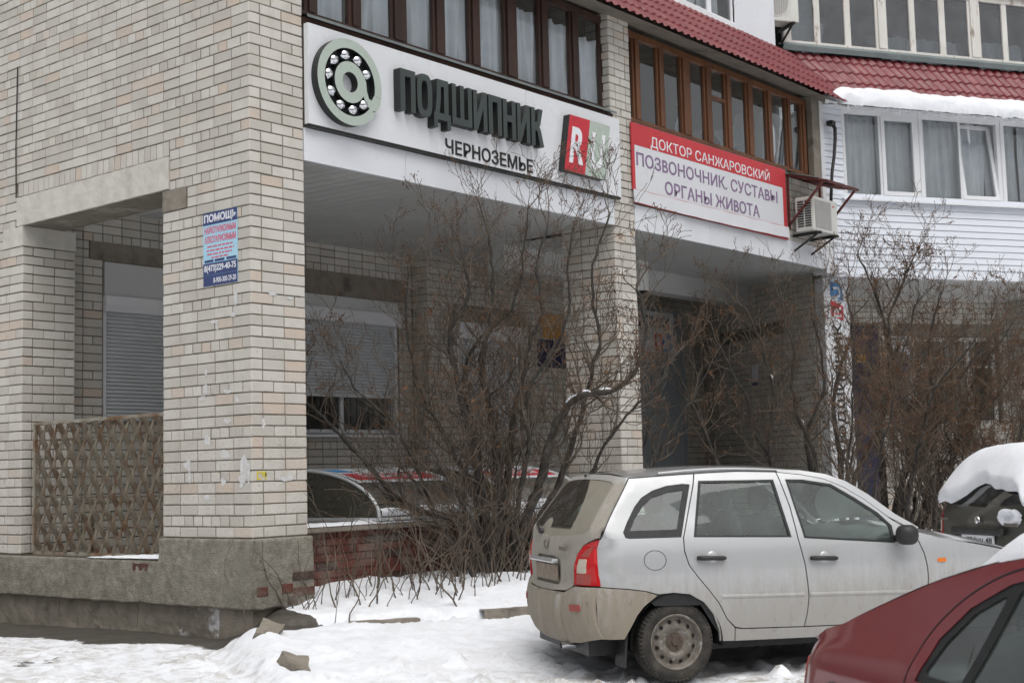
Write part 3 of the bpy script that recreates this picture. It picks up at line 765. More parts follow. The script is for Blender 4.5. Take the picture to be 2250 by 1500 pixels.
def pvc_unit(u0, u1, sashes):
    """plastic window unit: outer frame, posts and sashes; sash = (u0, u1, opening, tilt)"""
    z0, z1 = 4.675, 6.11; mb = MB()
    mb.pbox(P3, u0, u1, z0, z0+.07, .0, -.07); mb.pbox(P3, u0, u1, z1-.09, z1, .0, -.07)
    mb.pbox(P3, u0, u0+.01, z0+.07, z1-.09, -.001, -.07); mb.pbox(P3, u1-.01, u1, z0+.07, z1-.09, -.001, -.07)
    w = mb.build('window', M['white_pvc'], BLD, bevel=.004); xs = [u0+.01]
    for s in sashes: xs += [s[0], s[1]]
    xs.append(u1-.01)
    for a, b in zip(xs[::2], xs[1::2]):
        mb = MB(); mb.pbox(P3, a, b, z0+.07, z1-.09, .0, -.07); mb.build('mullion', M['white_pvc'], w, bevel=.004)
    for a, b, op, tilt in sashes:
        za, zb = z0+.07, z1-.09
        def Q(u, z, d): return P3.P(u, z, d - tilt*(z-za))
        if op:
            mb = MB(); fw = .065
            for (ua, ub, zc, zd) in ((a,b,za,za+fw), (a,b,zb-fw,zb), (a,a+fw,za+fw,zb-fw), (b-fw,b,za+fw,zb-fw)):
                e = .012
                mb.hexa([Q(ua,zc,e), Q(ub,zc,e), Q(ub,zc,-.05), Q(ua,zc,-.05), Q(ua,zd,e), Q(ub,zd,e), Q(ub,zd,-.05), Q(ua,zd,-.05)])
            mb.build('sash', M['white_pvc'], w); a, b, za2, zb2 = a+fw, b-fw, za+fw, zb-fw
        else: za2, zb2 = za, zb
        mb = MB(); mb.add([Q(a,za2,-.02), Q(b,za2,-.02), Q(b,zb2,-.02), Q(a,zb2,-.02)], [(0,1,2,3)]); mb.build('pane', M['glass'], w, recalc=False)
    return w
pvc_unit(.275, 1.715, [(.335,.955,False,0), (1.0,1.655,True,0)])
pvc_unit(1.72, 3.315, [(1.80,2.485,False,0), (2.53,3.24,True,.13)])
pvc_unit(3.32, 4.9, [(3.40,4.1,False,0), (4.15,4.82,True,0)]); pvc_unit(4.905, 6.5, [(4.98,5.7,False,0), (5.75,6.42,True,0)])
for k in range(9): curtain(P3, .30+k*.70, .99+k*.70, 4.7, 6.05, -.19, k*2.3+1, den=22)
mb = MB(); mb.pbox(P3, .28, 7.0, 4.5, 6.4, -.9, -2.0); mb.build('balcony_room', M['curtain'], BLD)
mb = MB(); mb.pbox(P3, .1, 7.0, 4.55, 4.66, -.08, -1.0); mb.pbox(P3, .1, 7.0, 6.12, 6.25, -.08, -1.0); mb.build('balcony_slab', M['concrete'], BLD)
# upper storey: gutter and old timber glazing over the wing
mb = MB(); P = P3.P
mb.add([P(-.62,7.03,-.16), P(7,7.03,-.16), P(7,7.10,-.12), P(-.62,7.10,-.12), P(7,7.15,-.16), P(-.62,7.15,-.16), P(7,7.16,-.3), P(-.62,7.16,-.3)], [(0,1,2,3), (3,2,4,5), (5,4,6,7)])
mb.build('gutter', M['gutter'], BLD, recalc=False)
m3 = [(-.55,-.42), (.006,.115), (.574,.686), (1.161,1.38), (1.822,1.929), (2.405,2.523), (2.981,3.23), (3.679,3.783), (4.3,4.42), (4.95,5.17), (5.6,5.72), (6.3,6.42)]
w3 = glazing(P3, -.56, 7.0, 7.15, 8.27, -.2, m3, M['wood_white'], M['glass_old'], .06)
mb = MB(); mb.pbox(P3, -.6, 7.0, 8.27, 8.6, -.15, -.6); mb.build('upper_lintel', M['wood_white'], BLD)
for k, (a, b, h_) in enumerate(((-.42,.1,8.2), (.12,.3,7.6), (1.4,2.9,7.5), (3.3,4.2,7.55), (4.4,6,8.2))): curtain(P3, a, b, 7.1, h_, -.42, k*3.1, den=15)
mb = MB(); mb.pbox(P3, -.7, 7.0, 7.0, 8.6, -1.6, -2.6); mb.build('balcony_room', M['room'], BLD)
# upper storey over the front
mb = MB(); mb.pbox(PF, .5, 9.36, 6.87, 6.97, -.27, -.4); mb.build('sill_board', M['white_pvc'], BLD)
w4 = glazing(PF, 3.0, 9.36, 6.97, 8.3, -.32, [(3.7,3.82), (4.6,4.72), (5.5,5.62), (6.4,6.52), (7.2,7.32), (7.96,8.07), (8.64,8.74), (9.30,9.34)], M['white_pvc'], M['glass'], .06, .08)
for k in range(6): curtain(PF, 5.2+k*.66, 5.84+k*.66, 6.95, 8.2, -.45, k+.4, den=24)
mb = MB(); mb.pbox(PF, 9.36, 10.55, 6.92, 8.5, -.31, -.42); mb.build('end_panel', M['white_panel'], BLD)
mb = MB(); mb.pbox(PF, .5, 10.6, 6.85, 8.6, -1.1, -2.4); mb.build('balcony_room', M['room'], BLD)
# storeys above the frame: plain brick masses
mb = MB(); mb.box(.4, 10.8, .34, 9, 8.4, 18); mb.box(.02, 6, 1.5, 12, 6.4, 18); mb.pbox(P3, -.6, 14, 8.6, 18, -.2, -8); mb.box(.02, .64, .012, 1.5, 6.3, 18)
mb.box(.02, 8, 5.6, 12, -1.1, 6.4); mb.pbox(P3, 7.0, 14, -1.1, 8.6, 0, -8)
mb.build('upper_storeys', M['mortar'], BLD)
# --- wing ground floor: party wall, rear wall, pier
PW = PL((11.56,.22,0), (.506,.8625,0), (-.8625,.506,0))
wall_core('party_wall', PW, .30, 4.6, -1.0, 3.75, .35); courses(PW, .30, 4.6, -3, 37, holes=[(1.2,3.4,2.68,2.86)])
mb = MB(); mb.pbox(PW, 1.21, 3.39, 2.685, 2.855, .006, -.1); mb.build('lintel', M['concrete_old'], BLD)
D3 = PL(P3.P(0,0,-2.5), P3.U, P3.N); h3 = [(3.24,5.08,1.18,2.78), (2.9,5.25,2.78,3.02), (1.80,2.50,-1,2.97)]
wall_core('rear_wall', D3, .6, 7.0, -1.0, 3.7, .3, [h3[0]]); courses(D3, .6, 5.3, -3, 36, holes=h3, shift=.1)
mb = MB(); mb.pbox(D3, 2.91, 5.24, 2.785, 3.01, .006, -.2); mb.build('lintel', M['concrete_old'], BLD)
soffit('soffit', [P3.P(-.1,3.46,-.03), P3.P(7,3.46,-.03), P3.P(7,3.44,-2.52), P3.P(.3,3.44,-2.52)], 36, M['soffit'])
mb = MB(); mb.pbox(P3, .1, 7, 3.48, 3.6, -.1, -2.5); mb.build('floor_slab', M['concrete'], BLD)
E3 = PL(P3.P(5.3,0,-2.5), P3.N, -P3.U); courses(E3, 0, .75, -3, 35)
F3 = PL(P3.P(5.3,0,-1.75), P3.U, P3.N); courses(F3, 0, 1.5, -3, 35)
mb = MB(); mb.pbox(P3, 5.312, 7, -1, 3.5, -1.762, -2.49); mb.build('pier', M['mortar'], BLD)
mb = MB(); mb.pbox(D3, 3.25, 5.07, 1.19, 1.26, -.08, -.14); mb.pbox(D3, 3.25, 5.07, 2.70, 2.77, -.08, -.14)
for a in (3.25, 4.42, 5.0): mb.pbox(D3, a, a+(.10 if a == 4.42 else .07), 1.26, 2.70, -.08, -.14)
mb.pbox(D3, 3.32, 4.42, 2.22, 2.26, -.085, -.135); mb.pbox(D3, 4.52, 5.0, 2.22, 2.26, -.085, -.135)
w5 = mb.build('window', M['wood_white'], BLD)
for a, b in ((3.32,4.42), (4.52,5.0)):
    mb = MB(); mb.pbox(D3, a, b, 1.26, 2.70, -.108, -.112); mb.build('pane', M['glass_dark'], w5)
for i in range(13):
    mb = MB(); u = 3.32+i*.145; mb.tube([D3.P(u,1.2,-.04), D3.P(u+.03,1.6,-.035), D3.P(u-.02,2.1,-.035), D3.P(u,2.75,-.04)], .008, 5); mb.build('window_bar', M['dark_metal'], w5)
mb = MB(); mb.pbox(D3, 3.2, 5.1, .9, 2.9, -.5, -1.2); mb.build('room', M['room'], BLD)
# blue entrance door with a small orange sticker
mb = MB(); mb.pbox(D3, 1.81, 2.49, -.6, 2.95, .02, -.1); dr = mb.build('door', M['indigo'], BLD)
mb = MB(); mb.pbox(D3, 2.02, 2.2, 2.3, 2.45, .026, .021); mb.build('sticker', M['orange_print'], dr)
mb = MB(); mb.tube([D3.P(2.42,.3,.06), D3.P(2.42,.62,.06)], .012, 6); mb.build('door_handle', M['dark_metal'], dr)
# grey metal entrance lobby under the second bay
LB = PL((0,3.40,0), (1,0,0), (0,-1,0))
mb = MB(); mb.pbox(LB, 10.6, 12.42, -.7, 3.28, 0, -.5); lob = mb.build('entrance_lobby', M['grey_metal'], BLD)
mb = MB(); mb.pbox(LB, 11.05, 12.0, -.6, 2.3, .03, .002); mb.build('door', M['grey_metal'], lob, bevel=.01)
mb = MB(); mb.pbox(LB, 12.36, 12.42, -.6, 3.2, .05, .0); mb.build('corner_post', M['grey_metal'], lob)
# left-over bricks of all walls, too many to pick apart
tag(brk.build('brickwork', M['brick'], BLD, attr=True, recalc=True), kind='stuff')
# scraps of torn notices and a dab of yellow spray on the corner pier
def scrap(name, pl, u, z, w, h, seed, mat, d=.0035):
    q = random.Random(seed); mb = MB(); n = 14; pts = []
    for i in range(n):
        t = 2*math.pi*i/n; r = q.uniform(.55, 1.1); pts.append((u+math.cos(t)*w*.5*r, z+math.sin(t)*h*.5*r))
    for k in range(n):
        mb.add([pl.P(u, z, d), pl.P(*pts[k], d+q.uniform(-.0008,.0012)), pl.P(*pts[(k+1) % n], d)], [(0,1,2)])
    mb.build(name, mat, BLD, recalc=False)
for k, (x, y, w, h) in enumerate(((535,1030,.11,.30), (530,1060,.10,.14), (410,1020,.12,.12), (415,1045,.05,.16), (470,700,.14,.05), (478,712,.05,.09), (520,650,.06,.20),
        (515,690,.10,.07), (452,850,.07,.14), (445,870,.10,.06), (453,815,.05,.08), (520,880,.07,.07), (500,860,.12,.05), (495,1000,.16,.10), (490,1060,.10,.08),
        (455,965,.10,.12), (455,1095,.12,.08), (545,1045,.05,.25), (500,925,.15,.06))):
    u = (552-x)/153.0; z = (1184-y)/245.0
    scrap('paper_scrap', PLF, u, z, w, h, k, M['paper'])
for k, (u, z, w, h) in enumerate(((.35,.52,.16,.05), (.43,.525,.10,.06), (.25,2.20,.12,.04), (.45,2.18,.10,.03), (.13,1.02,.05,.10))): scrap('paper_scrap', PF, u, z, w, h, 50+k, M['paper'])
mb = MB()
for a in ((.05,.16,.575,.59), (.05,.10,.515,.53), (.05,.065,.53,.575), (.145,.16,.515,.575), (.11,.16,.545,.575)): mb.pbox(PF, a[0], a[1], a[2], a[3], .0036, .0)
mb.build('spray_mark', M['yellow_paint'], BLD)
# ------------------------------------------------------------------ signs
def extr(mb, pl, pts, d0, d1, m0=0, m1=0):
    """prism over a polygon of a plane"""
    n = len(pts); a = [pl.P(u, z, d1) for u, z in pts]; b = [pl.P(u, z, d0) for u, z in pts]
    mb.add(a, [tuple(range(n))], 0, m0); mb.add(b, [tuple(range(n))[::-1]], 0, m1)
    for i in range(n):
        j = (i+1) % n; mb.add([b[i], b[j], a[j], a[i]], [(0,1,2,3)], 0, m1)
def rect(pl, name, u0, u1, z0, z1, d0, d1, mat, par, bevel=0):
    mb = MB(); mb.pbox(pl, u0, u1, z0, z1, d1, d0); return mb.build(name, mat, par, bevel=bevel)
# --- long white shop sign with raised letters and bearing logo
s1 = thing('shop_sign', (3.2, -.05, 3.85), 'long white shop sign with ball bearing logo and raised dark letters', 'sign')
rect(PF, 'board', .655, 3.93, 3.855, 4.832, .012, .07, M['sign_white'], s1); rect(PF, 'board', 3.934, 5.755, 3.855, 4.832, .012, .07, M['sign_white'], s1)
rect(PF, 'gap_strip', .655, 5.755, 3.828, 3.852, .012, .06, M['dark_metal'], s1)  # dark strip, its colour stands in for the shaded gap under the board
GL = {'П': (.78, [[(0,0),(0,1),(.78,1),(.78,0),(.54,0),(.54,.83),(.24,.83),(.24,0)]]), 'Н': (.78, [[(0,0),(0,1),(.24,1),(.24,.6),(.54,.6),(.54,1),(.78,1),(.78,0),(.54,0),(.54,.43),(.24,.43),(.24,0)]]),
      'И': (.80, [[(0,0),(0,1),(.22,1),(.22,.42),(.56,1),(.80,1),(.80,0),(.58,0),(.58,.58),(.24,0)]]), 'Ш': (1.12, [[(0,0),(0,1),(.22,1),(.22,.17),(.45,.17),(.45,1),(.67,1),(.67,.17),(.90,.17),(.90,1),(1.12,1),(1.12,0)]]),
      'К': (.80, [[(0,0),(0,1),(.24,1),(.24,.60),(.38,.66),(.50,1),(.76,1),(.58,.58),(.52,.51),(.60,.43),(.80,0),(.54,0),(.38,.38),(.24,.42),(.24,0)]]),
      'Д': (.92, [[(0,-.2),(0,.17),(.07,.17),(.15,.5),(.19,1),(.80,1),(.80,.17),(.92,.17),(.92,-.2),(.72,-.2),(.72,0),(.20,0),(.20,-.2)]])}
def block_word(word, x0, x1, z0, z1):
    tot = sum(.80 if c == 'О' else GL[c][0] for c in word) + .09*(len(word)-1); k = (x1-x0)/tot; h = z1-z0; u = x0
    for c in word:
        mb = MB()
        if c == 'О':
            n = 28; o_, i_ = [], []
            for j in range(n):
                t = 2*math.pi*j/n; cc, ss = math.cos(t), math.sin(t); e = lambda v: math.copysign(abs(v)**.62, v)
                o_.append((u+k*(.40+.40*e(cc)), z0+h*(.5+.52*e(ss)))); i_.append((u+k*(.40+.165*e(cc)), z0+h*(.5+.36*e(ss))))
            for j in range(n):
                a, b = j, (j+1) % n
                mb.add([PF.P(*q, .17) for q in (i_[a], i_[b], o_[b], o_[a])], [(0,1,2,3)], 0, 0)
                for L_ in (o_, i_): mb.add([PF.P(*L_[a], .073), PF.P(*L_[b], .073), PF.P(*L_[b], .17), PF.P(*L_[a], .17)], [(0,1,2,3)], 0, 1)
            w = .80
        else:
            w = GL[c][0]; pts = [(u+k*a, z0+h*b) for a, b in GL[c][1][0]]
            if c == 'Д':
                for q in ([(0,-.2),(0,.17),(.92,.17),(.92,-.2),(.72,-.2),(.72,0),(.20,0),(.20,-.2)], [(.07,.165),(.30,.165),(.38,.5),(.40,.83),(.56,.83),(.56,.165),(.80,.165),(.80,1),(.19,1),(.15,.5)]): extr(mb, PF, [(u+k*a, z0+h*b) for a, b in q], .073, .17, 0, 1)
            else: extr(mb, PF, pts, .073, .17, 0, 1)
        mb.build('letter', [M['sign_dark'], M['sign_black']], s1); u += k*(w+.09)
block_word('ПОДШИПНИК', 1.80, 4.12, 4.185, 4.615)
place_text('small_letter', 'ЧЕРНОЗЕМЬЕ', PF, 2.56, 4.02, 3.885, 4.04, .0705, .078, M['sign_black'], s1, bold=.014, split=True)
cx, cz = 1.115, 4.325
def arc(r, a0, a1, n): return [(cx+r*math.cos(rad(a0+(a1-a0)*i/n)), cz+r*math.sin(rad(a0+(a1-a0)*i/n))) for i in range(n+1)]
def ring(par, name, r0, r1, a0, a1, d0, d1, mat, side, n=48):
    mb = MB(); A, B = arc(r0, a0, a1, n), arc(r1, a0, a1, n)
    for i in range(n):
        q = [A[i], A[i+1], B[i+1], B[i]]
        mb.add([PF.P(u, z, d1) for u, z in q], [(0,1,2,3)], 0, 0)
        for (p1, p2) in ((A[i], A[i+1]), (B[i], B[i+1])): mb.add([PF.P(*p1, d0), PF.P(*p2, d0), PF.P(*p2, d1), PF.P(*p1, d1)], [(0,1,2,3)], 0, 1)
    if a1-a0 < 359:
        for k in (0, n): mb.add([PF.P(*A[k], d0), PF.P(*B[k], d0), PF.P(*B[k], d1), PF.P(*A[k], d1)], [(0,1,2,3)], 0, 1)
    return mb.build(name, [mat, side], par)
lg = ring(s1, 'bearing_logo', .333, .425, -12, 322, .072, .16, M['sign_green'], M['sign_black'])
ring(lg, 'inner_ring', .10, .204, 0, 360, .072, .16, M['sign_green'], M['sign_black'])
mb = MB(); extr(mb, PF, [(cx+a, cz+b) for a, b in ((.16,.10), (.19,.10), (.215,.04), (.225,-.05), (.25,-.12), (.29,-.125), (.315,-.085), (.325,-.07), (.416,-.09), (.405,-.155), (.36,-.22), (.29,-.235), (.22,-.19), (.17,-.10))], .072, .1595, 0, 1)
mb.build('tail', [M['sign_green'], M['sign_black']], lg)
ring(lg, 'cage', .206, .331, 0, 360, .072, .09, M['sign_black'], M['sign_black'])
for k in range(9):
    t = rad(28+k*36); mb = MB(); c_ = PF.P(cx+.268*math.cos(t), cz+.268*math.sin(t), .118); r_ = .061
    mb.lathe([(max(.0005, r_*math.sin(math.pi*i/8)), -r_*math.cos(math.pi*i/8)) for i in range(9)], c_, (0,-1,0), 14); mb.build('ball', M['chrome'], lg, smooth=True)
sh = lambda u, z: (u+(z-3.985)*.20, z)
ru = thing('logo_box', (4.9, -.1, 3.98), 'slanted red and pale green box with white letters RU on long white sign', 'sign')
for a, b, m_ in ((4.49,4.885,'sign_red'), (4.886,5.29,'sign_green')):
    mb = MB(); extr(mb, PF, [sh(a,3.985), sh(b,3.985), sh(b,4.665), sh(a,4.665)], .073, .165, 0, 1); mb.build('half', [M[m_], M['sign_black']], ru)
place_text('letter', 'R', PF, 4.56, 4.83, 4.09, 4.53, .166, .17, M['white'], ru, bold=.03, fn=sh)
place_text('letter', 'U', PF, 4.95, 5.21, 4.08, 4.53, .166, .17, M['white'], ru, bold=.03, fn=sh)
# --- doctor's banner
s2 = thing('clinic_sign', (8.0, -.02, 3.85), 'red and white vinyl clinic banner with violet lettering under brown balcony windows', 'sign')
rect(PF, 'red_field', 6.07, 10.03, 4.585, 4.865, .014, .034, M['sign_red_faded'], s2)
rect(PF, 'red_edge', 6.07, 6.125, 4.015, 4.584, .014, .034, M['sign_red_faded'], s2); rect(PF, 'red_edge', 9.93, 10.03, 3.995, 4.584, .014, .034, M['sign_red_faded'], s2)
rect(PF, 'white_field', 6.126, 9.929, 4.015, 4.584, .014, .032, M['sign_vinyl'], s2)
mb = MB(); mb.grid(lambda a, b: PF.P(6.05+3.98*a, 3.845+.16*b-.02*math.sin(a*3.1)*(1-b), .05+.02*math.sin(a*2.5)*(1-b)+.006*math.sin(a*40)), 60, 4); mb.build('lower_strip', M['sign_vinyl'], s2, smooth=True, recalc=False)
rect(PF, 'red_line', 6.07, 9.95, 4.003, 4.014, .014, .036, M['sign_red'], s2)
mb = MB(); mb.add([PF.P(6.06,3.838,.03), PF.P(10.03,3.815,.03), PF.P(10.03,3.86,.04), PF.P(8.4,3.885,.04), PF.P(6.06,3.85,.04)], [(0,1,2,3,4)]); mb.build('red_stripe', M['sign_red'], s2, recalc=False)
place_text('letter', 'ДОКТОР САНЖАРОВСКИЙ', PF, 6.49, 9.55, 4.585, 4.79, .0345, .037, M['white'], s2, bold=.004, split=True)
place_text('letter', 'ПОЗBОНОЧНИК. СУСТАBЫ', PF, 6.16, 9.76, 4.325, 4.50, .0325, .036, M['violet'], s2, bold=.012, split=True)
place_text('letter', 'ОРГАНЫ ЖИBОТА', PF, 6.79, 9.22, 4.045, 4.22, .0325, .036, M['violet'], s2, bold=.014, split=True)
# --- notice on the corner pier
PT = PL((0,0,0), (0,-1,0), (-1,0,0)); u0, u1 = -.675, -.178
s3 = thing('notice', (-.005, .42, 2.3), 'blue help notice with red print and phone numbers pasted on brick corner pier', 'notice')
rect(PT, 'sheet', u0, u1, 2.312, 3.0, .001, .006, M['sky_print'], s3)
rect(PT, 'band', u0, u1, 2.885, 3.0, .006, .0072, M['navy'], s3); rect(PT, 'band', u0, u1, 2.415, 2.525, .006, .0072, M['navy'], s3)
rect(PT, 'band', u0, u1, 2.312, 2.413, .006, .0070, M['navy'], s3)
place_text('heading', 'ПОМОЩЬ', PT, u0+.015, u1-.01, 2.895, 2.985, .0073, .0082, M['white_print'], s3, bold=.04)
place_text('line', 'НАРКОЗАВИСИМЫМ', PT, u0+.02, u1-.02, 2.80, 2.868, .006, .0072, M['pink_print'], s3, bold=.03)
place_text('line', 'АЛКОЗАВИСИМЫМ', PT, u0+.02, u1-.02, 2.712, 2.78, .006, .0072, M['pink_print'], s3, bold=.03)
for k, (a, b, z) in enumerate(((.06,.43,2.672), (.05,.45,2.635), (.06,.42,2.60), (.12,.37,2.567))):
    u = u0+a; q = random.Random(k)
    while u < u0+b:
        w = q.uniform(.03, .075); rect(PT, 'word', u, min(u+w, u0+b), z, z+.015, .006, .0068, M['pink_print'], s3); u += w+.012
for a, b in ((.02,.15), (.17,.31), (.34,.48)): rect(PT, 'word', u0+a, u0+b, 2.532, 2.557, .006, .0068, M['navy'], s3)
place_text('number', '8(473)229-40-75', PT, u0+.015, u1-.02, 2.43, 2.508, .0073, .0082, M['white_print'], s3, bold=.03)
place_text('number', '8-900-300-29-20', PT, u0+.15, u1-.02, 2.335, 2.385, .0071, .008, M['white_print'], s3, bold=.015)
# --- white sign pier at the corner of the wing
class Rot:                                    # lettering that runs upward
    def __init__(s, pl, off): s.pl = pl; s.off = off
    def P(s, u, z, d=0): return s.pl.P(s.off-z, u, d)
Q3 = PL(P3.P(0,0,-.27), P3.U, P3.N)
s4 = thing('pier_sign', Q3.P(.21,-.5,0), 'tall narrow white sign cladding a pier with lettering running upward', 'sign')
rect(Q3, 'panel', -.02, .43, -.55, 3.44, -.3, .0, M['sign_white'], s4)
place_text('letter', 'ПОДШИПНИК', Rot(Q3, .30), .72, 2.72, 0, .17, .001, .006, M['sign_black'], s4, bold=.02, split=True)
for z0, m_ in ((3.07,'blue_print'), (2.76,'sign_red')):
    mb = MB(); q = [(.10,z0+.09), (.32,z0), (.32,z0+.24), (.10,z0+.33)]; extr(mb, Q3, q, .001, .005); lb = mb.build('block', M[m_], s4)
place_text('letter', 'U', Rot(Q3, .28), 3.12, 3.30, 0, .13, .006, .008, M['white'], s4, bold=.02); place_text('letter', 'R', Rot(Q3, .28), 2.82, 3.0, 0, .13, .006, .008, M['white'], s4, bold=.02)
# --- sign over the grey lobby door
s5 = thing('door_sign', (11.2, 3.38, 2.5), 'white sign with black lettering and red and blue squares on grey metal lobby', 'sign')
rect(LB, 'panel', 10.1, 12.13, 2.50, 3.2, .004, .03, M['sign_white'], s5)
place_text('letter', 'ПОДШИПНИК', LB, 10.2, 12.0, 2.88, 3.12, .031, .036, M['sign_black'], s5, bold=.01, split=True)
rect(LB, 'red_square', 11.52, 11.76, 2.53, 2.82, .031, .035, M['sign_red'], s5); rect(LB, 'blue_square', 11.765, 12.02, 2.53, 2.82, .031, .035, M['blue_print'], s5)
place_text('letter', 'R', LB, 11.58, 11.71, 2.57, 2.77, .0355, .038, M['white'], s5, bold=.02); place_text('letter', 'U', LB, 11.82, 11.95, 2.57, 2.77, .0355, .038, M['white'], s5, bold=.02)
# --- posters and board deeper in
pp = thing('poster', (9.2, 3.72, 2.2), 'orange and violet poster on shaded brick wall behind the bush', 'poster')
rect(WC, 'sheet', 8.92, 9.54, 2.62, 3.02, .004, .01, M['orange_print'], pp); rect(WC, 'lower_sheet', 8.78, 9.50, 2.16, 2.60, .004, .01, M['indigo'], pp)
nb = thing('notice_board', D3.P(2.87,1.9,.02), 'framed notice board with pale and dark blue sheets between blue door and barred window', 'notice board')
rect(D3, 'frame', 2.56, 3.19, 1.55, 2.78, .004, .03, M['white_pvc'], nb); rect(D3, 'back', 2.60, 3.15, 1.59, 2.74, .0305, .034, M['grey_metal'], nb)
for a, b, c_, d_, m_ in ((2.62,2.80,2.40,2.70,'white_print'), (2.84,3.12,2.45,2.72,'sign_vinyl'), (2.64,3.1,1.98,2.30,'navy'), (2.64,2.95,1.62,1.9,'navy'), (2.98,3.12,1.65,1.92,'white_print')):
    rect(D3, 'sheet', a, b, c_, d_, .0345, .037, M[m_], nb)
np_ = thing('small_notice', (13.0, 3.0, 1.9), 'small white notice with dark blue edge on shaded party wall', 'notice')
rect(PW, 'sheet', 2.1, 2.3, 1.95, 2.25, .004, .008, M['white_print'], np_); rect(PW, 'edge', 2.1, 2.3, 1.90, 1.95, .004, .009, M['navy'], np_)
# ------------------------------------------------------------------ air conditioners
def air_con(name, pl, u0, u1, z0, z1, d0, d1, label, round_grille, group='outdoor air conditioner units'):
    t = thing(name, pl.P((u0+u1)/2, z0, d0), label, 'air conditioner', group)
    mb = MB(); mb.pbox(pl, u0, u1, z0, z1, d1, d0); mb.build('casing', M['acr'], t, bevel=.018)
    w, h = u1-u0, z1-z0; P = pl.P
    mb = MB()
    if round_grille:
        c_ = P(u0+w*.36, z0+h*.52, d1+.002); r_ = h*.40
        mb.lathe([(r_, .0), (r_, .006), (r_*.96, .006), (r_*.94, -.0)], c_, pl.N, 32)
        mb.lathe([(.001, .001), (r_*.95, .001)], c_, pl.N, 32, m=1)
        for i in range(-5, 6):
            x = i*r_/6; hh = math.sqrt(max(0, r_*r_-x*x))*.95
            mb.beam(P(u0+w*.36+x, z0+h*.52-hh, d1+.007), P(u0+w*.36+x, z0+h*.52+hh, d1+.007), .006, .005)
        mb.build('fan_grille', [M['acr'], M['grille_grey']], t)
    else:
        mb.pbox(pl, u0+.05, u1-.22, z0+.05, z1-.05, d1+.006, d1+.001); mb.build('front_grille', M['grille_grey'], t, bevel=.004)
    mb = MB()                                                     # louvred cheek
    for k in range(2):
        a, b = d0+(d1-d0)*(.14+.40*k), d0+(d1-d0)*(.47+.40*k)
        mb.add([P(u0-.0015,z0+.06,a), P(u0-.0015,z0+.06,b), P(u0-.0015,z1-.06,b), P(u0-.0015,z1-.06,a)], [(0,1,2,3)], 0, 1)
        n = 11
        for i in range(n+1):
            z = z0+.06+(h-.12)*i/n; mb.add([P(u0-.002,z-.006,a), P(u0-.002,z-.006,b), P(u0-.012,z+.006,b), P(u0-.012,z+.006,a)], [(0,1,2,3)], 0, 0)
    mb.build('side_louvre', [M['acr'], M['dark']], t, recalc=False)
    rect(pl, 'badge', u1-.17, u1-.10, z0+h*.80, z0+h*.84, d1+.001, d1+.003, M['pink_print'], t)
    for u in (u0+.12, u1-.12):
        mb = MB(); mb.beam(P(u,z0-.025,d0-.12), P(u,z0-.025,d1+.05), .04, .04); mb.beam(P(u,z0-.04,d1-.02), P(u,z0-.25,d0-.1), .025, .025); mb.build('bracket', M['dark_metal'], t)
    return t
air_con('air_conditioner', PF, 10.15, 10.92, 3.935, 4.45, .10, .40, 'white air conditioner with square grille under small red framed awning', False)
air_con('air_conditioner', P3, -1.14, -.50, 7.36, 7.95, -.12, .16, 'white air conditioner with round fan grille above the red roof', True)
air_con('air_conditioner', PF, 7.28, 7.85, 2.98, 3.40, -1.25, -.98, 'small white air conditioner hung under grey soffit behind brick pier', False)
# drain sleeve beside the wing window
cb = thing('drain_pipe', (11.2, -.12, 4.8), 'black bent cable sleeve fixed to narrow white siding beside awning', 'pipe')
mb = MB(); mb.tube([(11.36,-.17,5.78), (11.45,-.17,5.72), (11.42,-.18,5.55), (11.33,-.19,5.25), (11.24,-.19,5.0), (11.21,-.18,4.75), (11.2,-.16,4.45)], [.028,.03,.028,.026,.025,.025,.025], 8); mb.build('sleeve', M['cable'], cb, smooth=True)
mb = MB(); mb.box(11.30, 11.42, -.2, -.1, 5.75, 5.82); mb.build('clip', M['cable'], cb)
# awning over it
aw = thing('awning', (10.6, 0, 4.7), 'small lean-to awning of grey sheet on red angle steel frame', 'awning')
mb = MB()
mb.grid(lambda a, b: Vector((10.06+.95*a, -.02-.50*b, 4.84-.16*b+.010*math.sin(a*42))), 60, 6); mb.build('sheet', M['flashing'], aw, smooth=True, recalc=False)
fr = [((10.1,-.02,4.80),(10.1,-.66,4.62)), ((11.12,-.02,4.80),(11.12,-.66,4.62)), ((10.1,-.66,4.62),(11.12,-.66,4.62)), ((10.1,-.02,4.80),(11.12,-.02,4.80)), ((10.6,-.02,4.79),(10.6,-.66,4.61)), ((10.1,-.34,4.70),(11.12,-.34,4.70))]
for a, b in fr:
    mb = MB(); mb.beam(a, b, .03, .03); mb.build('frame_bar', M['red_steel'], aw)
for x in (10.1, 11.12):
    mb = MB(); mb.beam((x,-.03,4.05), (x,-.60,4.62), .03, .03); mb.build('strut', M['red_steel'], aw); mb = MB(); mb.beam((x,-.03,3.98), (x,-.03,4.8), .03, .03); mb.build('upright', M['red_steel'], aw)
